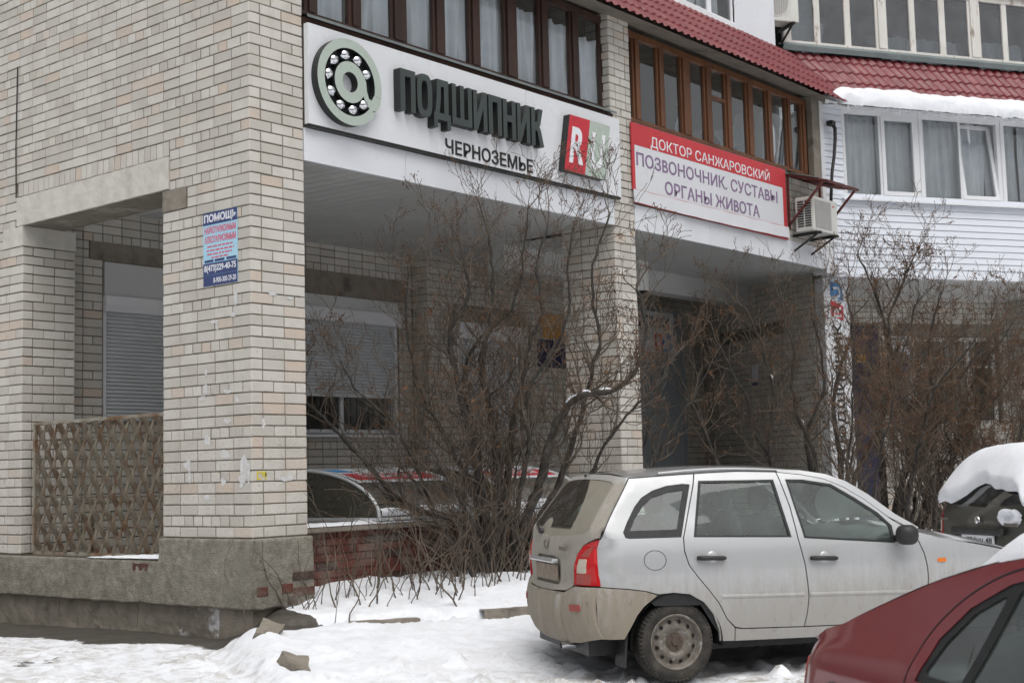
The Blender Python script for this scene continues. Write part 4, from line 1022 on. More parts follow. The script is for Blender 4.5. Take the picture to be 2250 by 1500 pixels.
# ------------------------------------------------------------------ rusty grille in the side opening
gr = thing('window_grille', (.06, 2.48, -.2), 'rusty steel grille of wavy upright bars closing the side opening', 'grille')
Y0, Y1, Z0, Z1 = 1.335, 3.61, -.185, 1.165
for a, b in (((.05,Y0,Z0),(.05,Y1,Z0)), ((.05,Y0,Z1),(.05,Y1,Z1)), ((.05,Y0,Z0),(.05,Y0,Z1)), ((.05,Y1,Z0),(.05,Y1,Z1)), ((.09,2.62,Z0),(.09,2.62,Z0+.38))):
    mb = MB(); mb.beam(a, b, .035, .035); mb.build('frame_bar', M['rust_frame'], gr)
nb_ = 21; w_ = (Y1-Y0-.06)/nb_
for i in range(nb_):
    yc = Y0+.03+w_*(i+.5); ph = math.pi*(i % 2); mb = MB()
    def wav(z, s, k): return Vector((.05+.022*k*math.cos((z-Z0)*2*math.pi/.30+ph), yc + s*(.030+.003*hsh(i,round(z,2))+.014*math.sin((z-Z0)*2*math.pi/.30+ph)) + w_*.03*math.sin((z-Z0)*2*math.pi/.60+i*.9), z))
    n = 54
    for s, k in ((-1, 1), (1, 1)): pass
    mb.grid(lambda a, b: wav(Z0+.01+(Z1-Z0-.02)*a, b*2-1, 1), n, 1); o = mb.build('bar', M['rust'], gr, smooth=False, recalc=False)
    sm = o.modifiers.new('thick', 'SOLIDIFY'); sm.thickness = .012
for k in range(4):
    z = Z0+.27+k*.30; mb = MB(); mb.beam((.052,Y0,z), (.052,Y1,z+.004), .008, .012); mb.build('cross_bar', M['rust'], gr)
mb = MB()
mb.grid(lambda a, b: Vector((-.03+.16*b, 1.32+1.25*a, -.215+ (.055*(1-a)**.7+.02*max(0, fbm(a*9,b*3,2.0,3)))*math.sin(math.pi*min(1,b+.08)))), 40, 10)
tag(mb.build('snow_ledge', M['snow'], None, smooth=True), 'small drift of snow lying on plinth ledge under rusty grille', 'snow', None, 'stuff')
# ------------------------------------------------------------------ low brick wall and basement canopies
rw = thing('retaining_wall', (2.5, .4, -.6), 'low red brick wall with dark concrete coping beside basement steps', 'wall')
RWP = PL((0,.34,0), (1,0,0), (0,-1,0))
mb = MB(); mb.box(.66, 5.6, .352, .58, -.8, -.02); mb.build('core', M['mortar_dark'], rw)
me1 = None
for j in range(8):
    z = -.60+j*.077; u = .67+(.13 if j % 2 else 0); k = 0
    while u < 5.6:
        o = bpy.data.objects.new('red_brick', rm2); COL.objects.link(o); o.parent = rw
        o.location = Vector((u+.125, .34+R.uniform(-.006,.004), z+.0385)) - rw.location; u += .262
mb = MB(); mb.box(.655, 5.62, .27, .66, -.005, .05); mb.build('coping', M['concrete_old'], rw, bevel=.012)
mb = MB()
mb.grid(lambda a, b: Vector((.66+4.9*a, .265+.34*b, .052+(.028+.022*fbm(a*30,b*4,1,3))*math.sin(math.pi*min(1,max(0,b)))**.6)), 140, 10)
tag(mb.build('snow_strip', M['snow_old'], None, smooth=True), 'thin strip of old snow along coping of low red brick wall', 'snow', None, 'stuff')
class Arc:                                    # surface of the barrel roof: u along, z = arc length, d outward
    def __init__(s, y0, y1, z0, z1): s.y0, s.y1, s.z0, s.z1 = y0, y1, z0, z1
    def P(s, u, z, d=0):
        t = z; y = s.y1-(s.y1-s.y0)*math.cos(t); zz = s.z0+(s.z1-s.z0)*math.sin(t)
        n = Vector((0, -math.cos(t)*(s.z1-s.z0), math.sin(t)*(s.y1-s.y0))).normalized()
        return Vector((u, y, zz)) + n*d
def canopy(x0, x1, label):
    A = Arc(.30, 1.55, .10, .60); t = thing('basement_canopy', ((x0+x1)/2, .9, 0), label, 'canopy', 'arched canopies over basement steps')
    mb = MB(); mb.grid(lambda a, b: A.P(x0+(x1-x0)*a, b*math.pi/2, 0), 4, 20); mb.build('roof_sheet', M['polycarb'], t, smooth=True, recalc=False)
    for x in (x0, x1):
        mb = MB(); mb.add([A.P(x, math.pi/2*i/20, -.01) for i in range(21)]+[Vector((x,1.55,.10))], [tuple(range(22))]); mb.build('end_panel', M['polycarb'], t, recalc=False)
        mb = MB(); mb.tube([A.P(x, math.pi/2*i/20, .0) for i in range(21)], .018, 6); mb.build('arch_tube', M['shutter'], t, smooth=True)
        mb = MB(); mb.beam((x,.28,.09), (x,1.6,.09), .03, .03); mb.build('base_rail', M['shutter'], t)
    for y, z in ((.29,.09), (1.56,.60)):
        mb = MB(); mb.beam((x0,y,z), (x1,y,z), .03, .03); mb.build('long_rail', M['shutter'], t)
    L = x1-x0
    mb = MB(); mb.grid(lambda a, b: A.P(x0+.06+(L-.12)*a, .78+.72*b, .008), 6, 10); mb.build('banner', M['sign_white'], t, smooth=True, recalc=False)
    mb = MB(); mb.grid(lambda a, b: A.P(x0+.12+(L-.2)*a, .86+.24*b, .0105), 6, 6); mb.build('red_band', M['sign_red'], t, smooth=True, recalc=False)
    place_text('letter', 'ПОДШИПНИК', A, x0+.3, x1-.3, .90, 1.06, .012, .0135, M['white_print'], t, bold=.01, split=True)
    mb = MB(); mb.grid(lambda a, b: A.P(x0+.12+(.26)*a, 1.18+.22*b, .0105), 6, 6); mb.build('blue_mark', M['blue_print'], t, smooth=True, recalc=False)
    mb = MB(); mb.grid(lambda a, b: A.P(x0+.02+(L-.04)*a, .04+(.16+.1*fbm(a*4,x0,1,3))*b, .004+.02*math.sin(math.pi*b)), 30, 5); tag(mb.build('snow', M['snow_old'], t, smooth=True), kind='stuff')
canopy(1.87, 3.30, 'arched smoked plastic canopy with red banner standing right beside the corner pier')
canopy(3.95, 5.40, 'arched smoked plastic canopy with red banner farther along the low wall')
# ------------------------------------------------------------------ kerbs and broken kerb stones
def kerb(t0, t1, zt, label, tilt=0.0):
    c_ = K0+U2*((t0+t1)/2); kd = PL((K0.x, K0.y, 0), (U2.x, U2.y, 0), (-NI.x, -NI.y, 0)); mb = MB()
    def f(a, b, face): pass
    P = kd.P; n = 10
    for i in range(n):
        a, b = t0+(t1-t0)*i/n, t0+(t1-t0)*(i+1)/n; da, db = .02*fbm(a*9,1,1,3), .02*fbm(b*9,1,1,3); za, zb = zt+tilt*(a-t0)+.012*fbm(a*7,3,1,2), zt+tilt*(b-t0)+.012*fbm(b*7,3,1,2)
        mb.add([P(a,-1.1,.06+da), P(b,-1.1,.06+db), P(b,zb,.06+db), P(a,za,.06+da), P(b,zb,-.09), P(a,za,-.09)], [(0,1,2,3), (3,2,4,5)])
    o = mb.build('kerb_stone', M['concrete_old'], None, recalc=False); tag(o, label, 'kerb', 'kerb stones edging the shrub bed')
kerb(.30, .95, -.745, 'weathered concrete kerb stone half buried in snow by the corner pier'); kerb(1.55, 2.45, -.712, 'dark concrete kerb stone edging shrub bed beside the white car'); kerb(2.5, 3.4, -.73, 'dark concrete kerb stone hidden behind the white car'); 
def chunk(x, y, z, sx, sy, sz, rz, ry, seed, label):
    mb = MB(); q = random.Random(seed)
    mb.hexa([(-sx,-sy,-sz), (sx,-sy,-sz), (sx,sy,-sz), (-sx,sy,-sz), (-sx*.8,-sy*.9,sz*.7), (sx*.5,-sy,sz), (sx*.6,sy,sz*.9), (-sx,sy*.8,sz*.6)])
    mb2 = bmesh.new(); o = mb.build('kerb_fragment', M['concrete_old'], None)
    mb2.from_mesh(o.data); bmesh.ops.subdivide_edges(mb2, edges=mb2.edges, cuts=4, use_grid_fill=True)
    for v in mb2.verts: v.co += Vector((1,1,1))*.0 + v.co.normalized()*(.05*fbm(v.co.x*9+seed, v.co.y*9, v.co.z*9, 3))
    mb2.to_mesh(o.data); mb2.free(); o.location = (x, y, z); o.rotation_euler = (rad(ry), rad(-ry*.6), rz); tag(o, label, 'kerb stone')
chunk(-.36, -.62, -.79, .17, .10, .13, rad(35), 18, 1, 'broken brown kerb stone poking out of snow beside the corner pier')
chunk(-.98, -1.62, -.93, .17, .10, .13, rad(65), 22, 2, 'broken dark kerb stone poking out of the snow bank farthest from the pier')
# snow lying on the eave of the wing roof
def eave_snow():
    mb = MB(); L = math.hypot(.61, .95); nx, nz = .95/L, .61/L
    def f(a, b):
        u = -.30+7.2*a; top = .34+.10*fbm(u*1.3, 2, 0, 3)+.05*fbm(u*7, 5, 0, 3); lo = -.05-.05*max(0, fbm(u*2.1, 7, 0, 3))-.05*max(0, fbm(u*13, 3, 0, 2))
        top *= sst(-.35, .2, u)*.75+.25
        s = lo+(top-lo)*b; th = (.11+.05*fbm(u*3, b*3, 4, 3))*math.sin(math.pi*min(1, max(0.02, b*.96+.03)))**.6
        bb = s/L; h = .02+th
        droop = .03*max(0, -s*10)
        return P3.P(u, 6.07+.95*bb+h*nz-droop, .37-.61*bb+h*nx)
    mb.grid(f, 300, 14)
    def g(a, b):
        u = -.30+7.2*a; lo = -.05-.05*max(0, fbm(u*2.1, 7, 0, 3)); bb = lo*b/L
        return P3.P(u, 6.07+.95*bb-.005, .37-.61*bb)
    o = mb.build('roof_snow', M['snow'], None, smooth=True, recalc=False); tag(o, 'ragged band of snow sliding off red tile eave of the wing', 'snow', None, 'stuff')
    mb = MB(); q = random.Random(4)
    for i in range(44):
        u = q.uniform(-.1, 5.4); l = q.uniform(.03, .14); p = P3.P(u, 6.03, .40)
        mb.tube([p+Vector((0,0,.03)), p, p-Vector((0,0,l*.6)), p-Vector((0,0,l))], [.014,.012,.007,.001], 5)
    tag(mb.build('icicles', M['snow'], None, smooth=True), 'small icicles hanging from eave under roof snow', 'icicle', None, 'stuff')
eave_snow()
STEM_A = [
    ([(3.0,-0.15,-0.56),(2.93,-0.2,0.0),(2.83,-0.21,0.47),(2.72,-0.19,0.9),(2.62,-0.17,1.27),(2.51,-0.16,1.65),(2.45,-0.18,1.92),(2.46,-0.28,2.15),(2.5,-0.41,2.37),(2.42,-0.42,2.74)], 0.06, 0.012),
    ([(3.11,-0.28,-0.55),(3.06,-0.28,-0.0),(3.05,-0.29,0.42),(3.02,-0.28,0.9),(2.97,-0.24,1.23),(2.92,-0.2,1.57),(2.93,-0.22,1.85),(2.98,-0.29,2.14),(2.99,-0.33,2.62),(2.94,-0.29,3.0)], 0.062, 0.012),
    ([(3.17,-0.35,-0.56),(3.18,-0.49,-0.06),(3.23,-0.64,0.32),(3.25,-0.76,0.64),(3.25,-0.85,0.92),(3.3,-0.98,1.15),(3.37,-1.13,1.29),(3.51,-1.35,1.32),(3.62,-1.54,1.41),(3.66,-1.66,1.59),(3.67,-1.77,1.96),(3.57,-1.75,2.33)], 0.066, 0.014),
    ([(3.12,-0.15,-0.53),(3.18,-0.25,0.23),(3.22,-0.29,0.7),(3.26,-0.34,1.18),(3.35,-0.4,1.47),(3.39,-0.44,1.86),(3.51,-0.55,2.2),(3.49,-0.52,2.65),(3.56,-0.6,3.14)], 0.05, 0.01),
    ([(2.95,-0.11,-0.49),(2.72,-0.01,0.01),(2.52,0.12,0.11),(2.28,0.28,0.21),(2.08,0.4,0.41),(1.83,0.54,0.74),(1.59,0.68,1.02),(1.42,0.75,1.2),(1.29,0.78,1.34),(1.17,0.8,1.52)], 0.048, 0.008),
    ([(2.45,0.09,0.11),(2.32,0.12,0.44),(2.2,0.15,0.72),(2.04,0.22,1.0),(1.84,0.34,1.24),(1.65,0.46,1.47),(1.54,0.48,1.69)], 0.024, 0.006),
    ([(3.28,-0.33,-0.54),(3.41,-0.55,0.08),(3.53,-0.71,0.4),(3.6,-0.82,0.78),(3.68,-0.93,1.16),(3.73,-1.02,1.54),(3.79,-1.11,1.93),(3.72,-1.06,2.36),(3.75,-1.12,2.8),(3.83,-1.25,3.23)], 0.042, 0.009),
    ([(3.4,-0.32,-0.54),(3.65,-0.6,-0.03),(3.87,-0.82,0.44),(4.05,-1.0,0.87),(4.24,-1.18,1.16),(4.44,-1.34,1.4),(4.58,-1.44,1.65)], 0.03, 0.008),
    ([(3.03,-0.2,-0.5),(2.83,-0.11,0.24),(2.66,-0.02,0.71),(2.5,0.07,1.05),(2.38,0.14,1.28),(2.26,0.18,1.66),(2.17,0.18,2.12),(2.15,0.09,2.58)], 0.036, 0.008),
    ([(3.23,-0.12,-0.54),(3.1,-0.0,0.33),(3.08,0.03,0.91),(3.0,0.14,1.4),(3.08,0.06,1.88),(3.35,-0.24,2.27),(3.46,-0.36,2.86),(3.5,-0.4,3.36)], 0.034, 0.008),
    ([(3.06,-0.39,-0.52),(3.04,-0.56,0.32),(3.05,-0.72,0.88),(2.97,-0.77,1.34),(3.07,-1.0,1.71),(3.13,-1.2,2.11),(3.06,-1.25,2.52),(3.04,-1.36,2.97)], 0.034, 0.008),
]
STEM_B = [
    ([(8.98,-1.16,-0.93),(8.95,-1.23,0.04),(8.93,-1.24,0.64),(8.87,-1.2,1.25),(8.94,-1.33,1.85),(9.04,-1.47,2.33),(8.99,-1.42,2.82)], 0.06, 0.012),
    ([(8.78,-0.93,-0.91),(8.68,-1.03,0.05),(8.56,-1.06,0.65),(8.38,-0.98,1.07),(8.23,-0.95,1.54),(8.18,-1.03,1.96),(8.02,-0.98,2.43)], 0.048, 0.01),
    ([(8.54,-0.32,-0.9),(8.51,-0.38,0.06),(8.55,-0.45,0.54),(8.4,-0.28,0.98),(8.33,-0.21,1.41),(8.17,-0.04,1.91),(8.06,0.09,2.28)], 0.045, 0.01),
    ([(8.71,-0.84,-0.9),(8.46,-0.61,0.06),(8.35,-0.51,0.79),(8.4,-0.58,1.39),(8.33,-0.51,2.0),(8.23,-0.39,2.5),(8.14,-0.24,2.75)], 0.04, 0.01),
    ([(8.05,-0.05,-0.85),(7.9,-0.12,0.2),(7.66,-0.02,0.8),(7.46,0.05,1.28),(7.28,0.12,1.64),(7.14,0.16,1.88)], 0.035, 0.008),
    ([(9.18,-0.93,-0.94),(8.91,-0.86,0.29),(8.76,-0.83,0.9),(8.85,-1.09,1.5),(8.74,-1.11,2.1),(8.6,-1.08,2.58)], 0.04, 0.01),
    ([(6.85,0.43,-0.75),(6.77,0.38,0.23),(6.84,0.23,0.7),(6.96,0.01,1.15),(7.09,-0.2,1.5),(7.22,-0.41,1.9)], 0.032, 0.008),
    ([(6.79,0.5,-0.75),(6.71,0.47,0.35),(6.75,0.37,0.93),(6.84,0.23,1.4),(6.93,0.1,1.86)], 0.028, 0.007),
]
STEM_C = [
    ([(9.72,-1.43,-0.98),(9.7,-1.48,-0.11),(9.67,-1.5,0.51),(9.63,-1.48,1.0),(9.75,-1.65,1.55),(9.7,-1.64,2.11),(9.61,-1.58,2.73),(9.45,-1.42,3.3)], 0.066, 0.012),
    ([(9.51,-1.17,-0.96),(9.33,-1.17,0.03),(9.37,-1.38,0.63),(9.46,-1.64,1.24),(9.44,-1.78,1.84),(9.36,-1.84,2.44),(9.41,-2.04,2.92),(9.42,-2.15,3.15)], 0.05, 0.01),
    ([(9.8,-1.52,-0.98),(9.7,-1.62,-0.05),(9.79,-1.91,0.62),(9.91,-2.2,1.09),(10.03,-2.5,1.63),(10.15,-2.79,2.04),(10.24,-3.01,2.27)], 0.045, 0.01),
    ([(10.05,-1.34,-0.99),(10.14,-1.59,0.12),(10.28,-1.83,0.74),(10.34,-1.97,1.36),(10.28,-1.97,1.99),(10.31,-2.05,2.49),(10.38,-2.17,2.87)], 0.042, 0.01),
    ([(9.94,-1.52,-0.99),(10.24,-1.94,-0.01),(10.46,-2.2,0.6),(10.65,-2.41,1.1),(10.93,-2.71,1.46),(11.1,-2.89,1.9)], 0.035, 0.008),
    ([(9.49,-1.47,-0.95),(9.6,-1.85,0.32),(9.55,-1.97,1.1),(9.4,-1.95,1.71),(9.41,-2.1,2.3),(9.42,-2.25,2.71)], 0.04, 0.009),
]
# ------------------------------------------------------------------ leafless lilac bushes
def smooth_path(pts, sub=4):
    P = [Vector(p) for p in pts]; out = []
    for i in range(len(P)-1):
        a, b, c, d = P[max(i-1,0)], P[i], P[i+1], P[min(i+2,len(P)-1)]
        for k in range(sub):
            t = k/sub; t2, t3 = t*t, t*t*t
            out.append(.5*((2*b)+(c-a)*t+(2*a-5*b+4*c-d)*t2+(3*b-a-3*c+d)*t3))
    out.append(P[-1]); return out
def twig(mb, tips, p, d, L, r, lev, q, up):
    n = max(3, int(L/.055)); pts = [p.copy()]; rr = [r]; d = d.normalized(); kids = []
    for i in range(n):
        d = (d + Vector((q.gauss(0,.16), q.gauss(0,.16), q.gauss(0,.13)+up))).normalized()
        p = p + d*(L/n); pts.append(p.copy()); rr.append(max(.0027, r*(1-.66*(i+1)/n)))
        if i > 0: kids.append((p.copy(), d.copy(), rr[-1]))
    mb.tube(pts, rr, 4 if r > .006 else 3, cap=False)
    if lev <= 0: tips.append((pts[-1], d)); return
    m = {3: 4, 2: 3, 1: 2}[lev] if L > .25 else 2
    for _ in range(m):
        k = kids[int(len(kids)*min(.999, q.uniform(.15, 1.05)))] if kids else (p, d, r)
        ax = k[1].cross(Vector((q.gauss(0,1), q.gauss(0,1), q.gauss(0,1)))).normalized()
        dd = (k[1]*math.cos(.75)+ax*math.sin(q.uniform(.5,1.0))).normalized(); dd.z += .22
        twig(mb, tips, k[0], dd, L*q.uniform(.42,.75), min(k[2]*.8, r*.62), lev-1, q, up)
    tips.append((pts[-1], d))
def extra_stems(loc, n, q, lean, hgt):
    out = []
    for k in range(n):
        x, y = loc[0]+q.gauss(0, lean[0]), loc[1]+q.gauss(0, lean[1]); a = q.uniform(0, 6.283); p = Vector((x, y, zg(x, y)-.05)); d = Vector((math.cos(a)*.35, math.sin(a)*.35, 1)).normalized(); L = q.uniform(*hgt); pts = [tuple(p)]
        for i in range(7):
            d = (d+Vector((q.gauss(0,.17), q.gauss(0,.17), .02))).normalized(); p = p+d*(L/7); pts.append(tuple(p))
        out.append((pts, q.uniform(.016,.034), .006))
    return out
def bush(name, stems, loc, label, seed, shoots, spread, seedy, leafy, dens=1.0, extra=None):
    t = thing(name, loc, label, 'bush', 'bare lilac bushes along the facade'); q = random.Random(seed); tw = MB(); tips = []
    if extra: stems = stems+extra_stems(loc, extra[0], q, extra[1], extra[2])
    for pts, r0, r1 in stems:
        P = smooth_path(pts); n = len(P)
        P = [p + Vector((q.gauss(0,.010), q.gauss(0,.010), q.gauss(0,.008))) for p in P]
        rr = [(r0+(r1-r0)*(i/(n-1))**.8)*(1+.13*math.sin(i*1.9+r0*99)+q.uniform(-.06,.06)) for i in range(n)]
        mb = MB(); mb.tube(P, rr, 8); mb.build('stem', M['bark'], t, smooth=True)
        nb = int(n*.66*dens)
        for k in range(nb):
            i = int(n*q.uniform(.22, 1.0)); i = min(i, n-1); d = (P[min(i+1,n-1)]-P[max(i-1,0)]).normalized()
            a = q.uniform(0, 6.283); side = (d.orthogonal().normalized()*math.cos(a)+d.cross(d.orthogonal().normalized())*math.sin(a))
            dd = (d*.55+side*q.uniform(.5,1.0)+Vector((0,0,.35))).normalized()
            twig(tw, tips, P[i], dd, q.uniform(.30,.80)*(1.15-.4*i/n), min(rr[i]*.55, q.uniform(.008,.017)), 2 if q.random() < .72 else 3, q, .045)
        twig(tw, tips, P[-1], d, q.uniform(.4,.6), rr[-1]*.9, 3, q, .05)
    base = Vector(loc)
    for k in range(shoots):
        x = base.x+q.gauss(0, spread[0]); y = base.y+q.gauss(0, spread[1])
        if y > .22 and x < 6: y = .2-q.random()*.3
        twig(tw, tips, Vector((x, y, zg(x, y)-.02)), Vector((q.gauss(0,.22), q.gauss(0,.22), 1)), q.uniform(.35,1.25), q.uniform(.005,.010), 1 if q.random() < .5 else 0, q, .03)
    tag(tw.build('twigs', M['twig'], t, smooth=True, recalc=False), kind='stuff')
    mb = MB()                                                      # buds and old seed heads at the tips
    for p, d in tips:
        if q.random() < .75:
            mb.tube([p-d*.006, p+d*.004, p+d*.016], [.0022,.0048,.001], 4)
        if q.random() < seedy and p.z > base.z+1.6:
            for _ in range(q.randint(3, 8)):
                o = p-d*q.uniform(0,.09)+Vector((q.gauss(0,.016), q.gauss(0,.016), q.gauss(0,.018))); e = Vector((q.gauss(0,1), q.gauss(0,1), 1)).normalized()
                mb.tube([o-e*.011, o, o+e*.011], [.001,.0058,.001], 4, cap=False)
    tag(mb.build('buds', M['leaf_dry'], t, recalc=False), kind='stuff')
    mb = MB()                                                      # a few curled brown leaves that never fell
    for _ in range(leafy):
        p, d = q.choice(tips); p = p-Vector((0,0,q.uniform(0,.05))); s = q.uniform(.018,.04); a = Vector((q.gauss(0,1), q.gauss(0,1), -1.2)).normalized(); b = a.orthogonal().normalized()
        mb.add([p, p+a*s+b*s*.5, p+a*s*2.0, p+a*s-b*s*.5+a.cross(b)*s*.4], [(0,1,2), (0,2,3)])
    tag(mb.build('dry_leaves', M['leaf_dry'], t, recalc=False), kind='stuff')
    return t
bush('lilac_bush', STEM_A, (2.75, -.38, -.60), 'large leafless lilac bush with twisted stems in front of the long shop sign', 11, 230, (1.0,.30), .12, 80, 1.0, (7, (.35,.2), (1.6,2.6)))
bush('lilac_bush', STEM_B, (9.3, -2.2, -.95), 'leafless lilac bush in front of grey lobby and white sign pier', 22, 110, (1.0,.6), .30, 130, 1.0, (20, (1.15,.5), (1.7,3.3)))
bush('lilac_bush', STEM_C, (10.6, -3.2, -.95), 'leafless dark stemmed lilac bush below white siding of the wing', 33, 80, (.8,.6), .5, 120, .95, (16, (.75,.5), (1.6,3.2)))
# thin suckers at the foot of the corner pier
def suckers():
    t = thing('sucker_shoots', (.55, -.12, -.62), 'few bare brown suckers growing against rendered plinth of corner pier', 'bush'); q = random.Random(5); mb = MB(); tips = []
    for k in range(16):
        x, y = q.uniform(.30, 1.15), q.uniform(-.28, -.06); twig(mb, tips, Vector((x, y, -.66)), Vector((q.gauss(-.1,.35), q.gauss(-.1,.2), 1)), q.uniform(.3,.75), q.uniform(.004,.008), 1, q, .03)
    tag(mb.build('twigs', M['twig'], t, smooth=True, recalc=False), kind='stuff')
suckers()
def snow_on(stems, k, t, L, s, label):
    """elongated clot of snow lying along a stem"""
    pts, r0, r1 = stems[k]; P = smooth_path(pts); n = len(P)-1; mb = MB(); i0 = int(n*t); q = random.Random(k*31+int(t*100)); c = P[i0]; d = (P[min(n, i0+1)]-P[max(0, i0-1)]).normalized(); r = r0+(r1-r0)*t**.8
    x = d; y = x.cross(Vector((0,0,1))).normalized(); z = y.cross(x)
    mb.grid(lambda a, b: c + x*(L*(a-.5)) + (y*math.cos(b*3.14159)*s + z*(r*.7+math.sin(b*3.14159)*s*(.9+.5*fbm(a*4, b*2, k, 2))))*max(.05, math.sin(math.pi*min(.99, max(.01, a))))**.5*(1+.3*fbm(a*6, k, t*9, 2)), 12, 8)
    tag(mb.build('snow_clot', M['snow'], None, smooth=True), label, 'snow', 'snow clots lying on the bush stems')
for a in ((2,.52,.20,.028), (2,.58,.14,.024), (2,.64,.18,.026), (0,.12,.12,.03), (4,.26,.20,.022)): snow_on(STEM_A, *a, 'small clot of snow lying along a stem of the large lilac bush')
for a in ((0,.42,.10,.03), (1,.5,.10,.026), (3,.62,.10,.024)): snow_on(STEM_B, *a, 'small clot of snow on a stem before the white sign pier')
for a in ((2,.40,.30,.05), (2,.50,.16,.045), (0,.30,.14,.03), (4,.34,.24,.05), (3,.28,.16,.04)): snow_on(STEM_C, *a, 'small clot of snow on a stem beside the grey crossover car')
# ------------------------------------------------------------------ cars
def car_paint(name, base, dirt, zlo, zhi, xrear, amt=1.0, metal=.35, rough=.32):
    """clear-coated paint with road dirt that thins out upward and covers the tail"""
    t = NT(name); p = t.coord('Object'); x, y, z = t.sep(p)
    low = t.ramp(z, zlo, zhi, 1, 0); tail = t.math('MULTIPLY', t.ramp(x, xrear, xrear+.16, 1, 0), t.ramp(z, 1.38, 1.56, 1, 0))
    m = t.math('MAXIMUM', low, tail)
    st = t.noise(p, 7, 6, .65, .2, (2.2,2.2,.42)); fine = t.noise(p, 42, 4, .6)
    n = t.math('ADD', t.math('MULTIPLY', st, .75), t.math('MULTIPLY', fine, .25))
    f = t.ramp(t.math('ADD', t.math('MULTIPLY', m, .52), t.math('SUBTRACT', n, .42)), .10, .62, 0, amt)
    f = t.math('MAXIMUM', f, t.math('MULTIPLY', t.ramp(t.noise(p, 3.0, 5, .6), .42, .7), .10))
    col = t.mix(f, base, dirt)
    dk = t.math('MULTIPLY', f, t.ramp(t.noise(p, 16, 5, .7, .3, (1.5,1.5,.5)), .55, .75, 0, .65)); col = t.mix(dk, col, (.12,.105,.085))
    b = t.b; t.l(t.ramp(f, 0, .6, 1.0, 0), b.inputs['Coat Weight']); b.inputs['Coat Roughness'].default_value = .08
    return t.done(col, t.ramp(f, 0, .8, rough, .9), None, t.ramp(f, 0, .7, metal, 0), .5)
M['white_car'] = car_paint('silver_white_paint', (.47,.48,.49), (.27,.245,.205), .42, .98, -9, .62, .30, .32)
M['white_car_tail'] = car_paint('muddy_silver_white_paint', (.47,.48,.49), (.27,.24,.195), .40, .95, -.34, .85, .30, .32)
M['white_car_bumper'] = car_paint('muddy_bumper_paint', (.47,.48,.49), (.26,.225,.175), .50, 1.3, -9, .97, .3, .4)
M['red_car'] = car_paint('dark_red_paint', (.155,.005,.011), (.22,.12,.11), .15, .6, -3.0, .12, .0, .30)
M['grey_car'] = car_paint('grey_brown_paint', (.105,.105,.092), (.16,.145,.12), .35, .8, -3.0, .5, .4, .35)
M['tyre'] = pm('worn_tyre', (.022,.020,.018), (.045,.040,.034), 14, .9, 0, .5, 120, .003, (.085,.075,.06), 5, (.5,.75), 'Object')
M['rim'] = pm('dirty_steel_rim', (.20,.18,.155), (.13,.112,.09), 22, .6, .3, .2, 60, .002, (.42,.41,.39), 9, (.55,.7), 'Object')
M['rim_dark'] = pm('hole_shade', (.010,.009,.008), (.014,.012,.010), 9, .9)
M['hub'] = pm('rusty_hub', (.105,.075,.055), (.07,.055,.045), 30, .8, .1, .4, 90)
M['trim_black'] = pm('black_plastic', (.018,.018,.019), (.028,.027,.026), 9, .55)
M['rubber'] = pm('window_rubber', (.010,.011,.012), (.016,.017,.018), 9, .5)
M['seat'] = pm('grey_seat_cloth', (.13,.14,.15), (.10,.11,.12), 18, .95)
M['dash'] = pm('grey_dashboard', (.26,.28,.28), (.21,.23,.23), 6, .7)
M['lens_red'] = pm('red_lamp_lens', (.50,.012,.014), (.40,.008,.010), 5, .15)
M['lens_red_dirty'] = pm('dusty_red_lens', (.34,.055,.045), (.28,.06,.05), 9, .5, co='Object')
M['lens_white'] = pm('dusty_white_lens', (.50,.45,.38), (.42,.37,.30), 9, .4, co='Object')
M['lens_amber'] = pm('amber_lens', (.75,.20,.02), (.7,.17,.02), 9, .2)
M['plate_dirty'] = pm('muddy_plate', (.22,.175,.13), (.30,.25,.20), 26, .9, 0, .3, 60, co='Object')
M['car_glass'] = glass_mat('green_car_glass', (.80,.92,.87), 1.15, .10, (.38,.46,.42), co='Object')
def wiped(t, f):
    p = t.coord('Object'); x, y, z = t.sep(p)
    dy = t.math('SUBTRACT', y, .22); dz = t.math('MULTIPLY', t.math('SUBTRACT', z, 1.06), 1.28)
    r = t.math('SQRT', t.math('ADD', t.math('MULTIPLY', dy, dy), t.math('MULTIPLY', dz, dz)))
    w = t.math('MULTIPLY', t.ramp(r, .58, .60, 1, 0), t.ramp(r, .12, .15, 0, 1)); w = t.math('MULTIPLY', w, t.ramp(dz, .03, .06, 0, 1))
    return t.math('MAXIMUM', t.math('MULTIPLY', t.math('SUBTRACT', 1.0, w), t.math('ADD', t.math('MULTIPLY', f, .30), .66)), .06)
M['rear_glass'] = glass_mat('muddy_rear_window', (.40,.50,.47), .9, .6, (.31,.285,.235), co='Object', dmask=wiped)
def lerpt(T, z):
    if z <= T[0][0]: return T[0][1]
    for (a, b), (c, d) in zip(T, T[1:]):
        if z <= c:
            t = (z-a)/(c-a); return b+(d-b)*t
    return T[-1][1]
def smooth_tab(T, n=7):
    """resample a profile as a Catmull-Rom curve"""
    P = [Vector((a, b, 0)) for a, b in T]; o = smooth_path([(p.x, p.y, 0) for p in P], n); return [(p.x, p.y) for p in o]
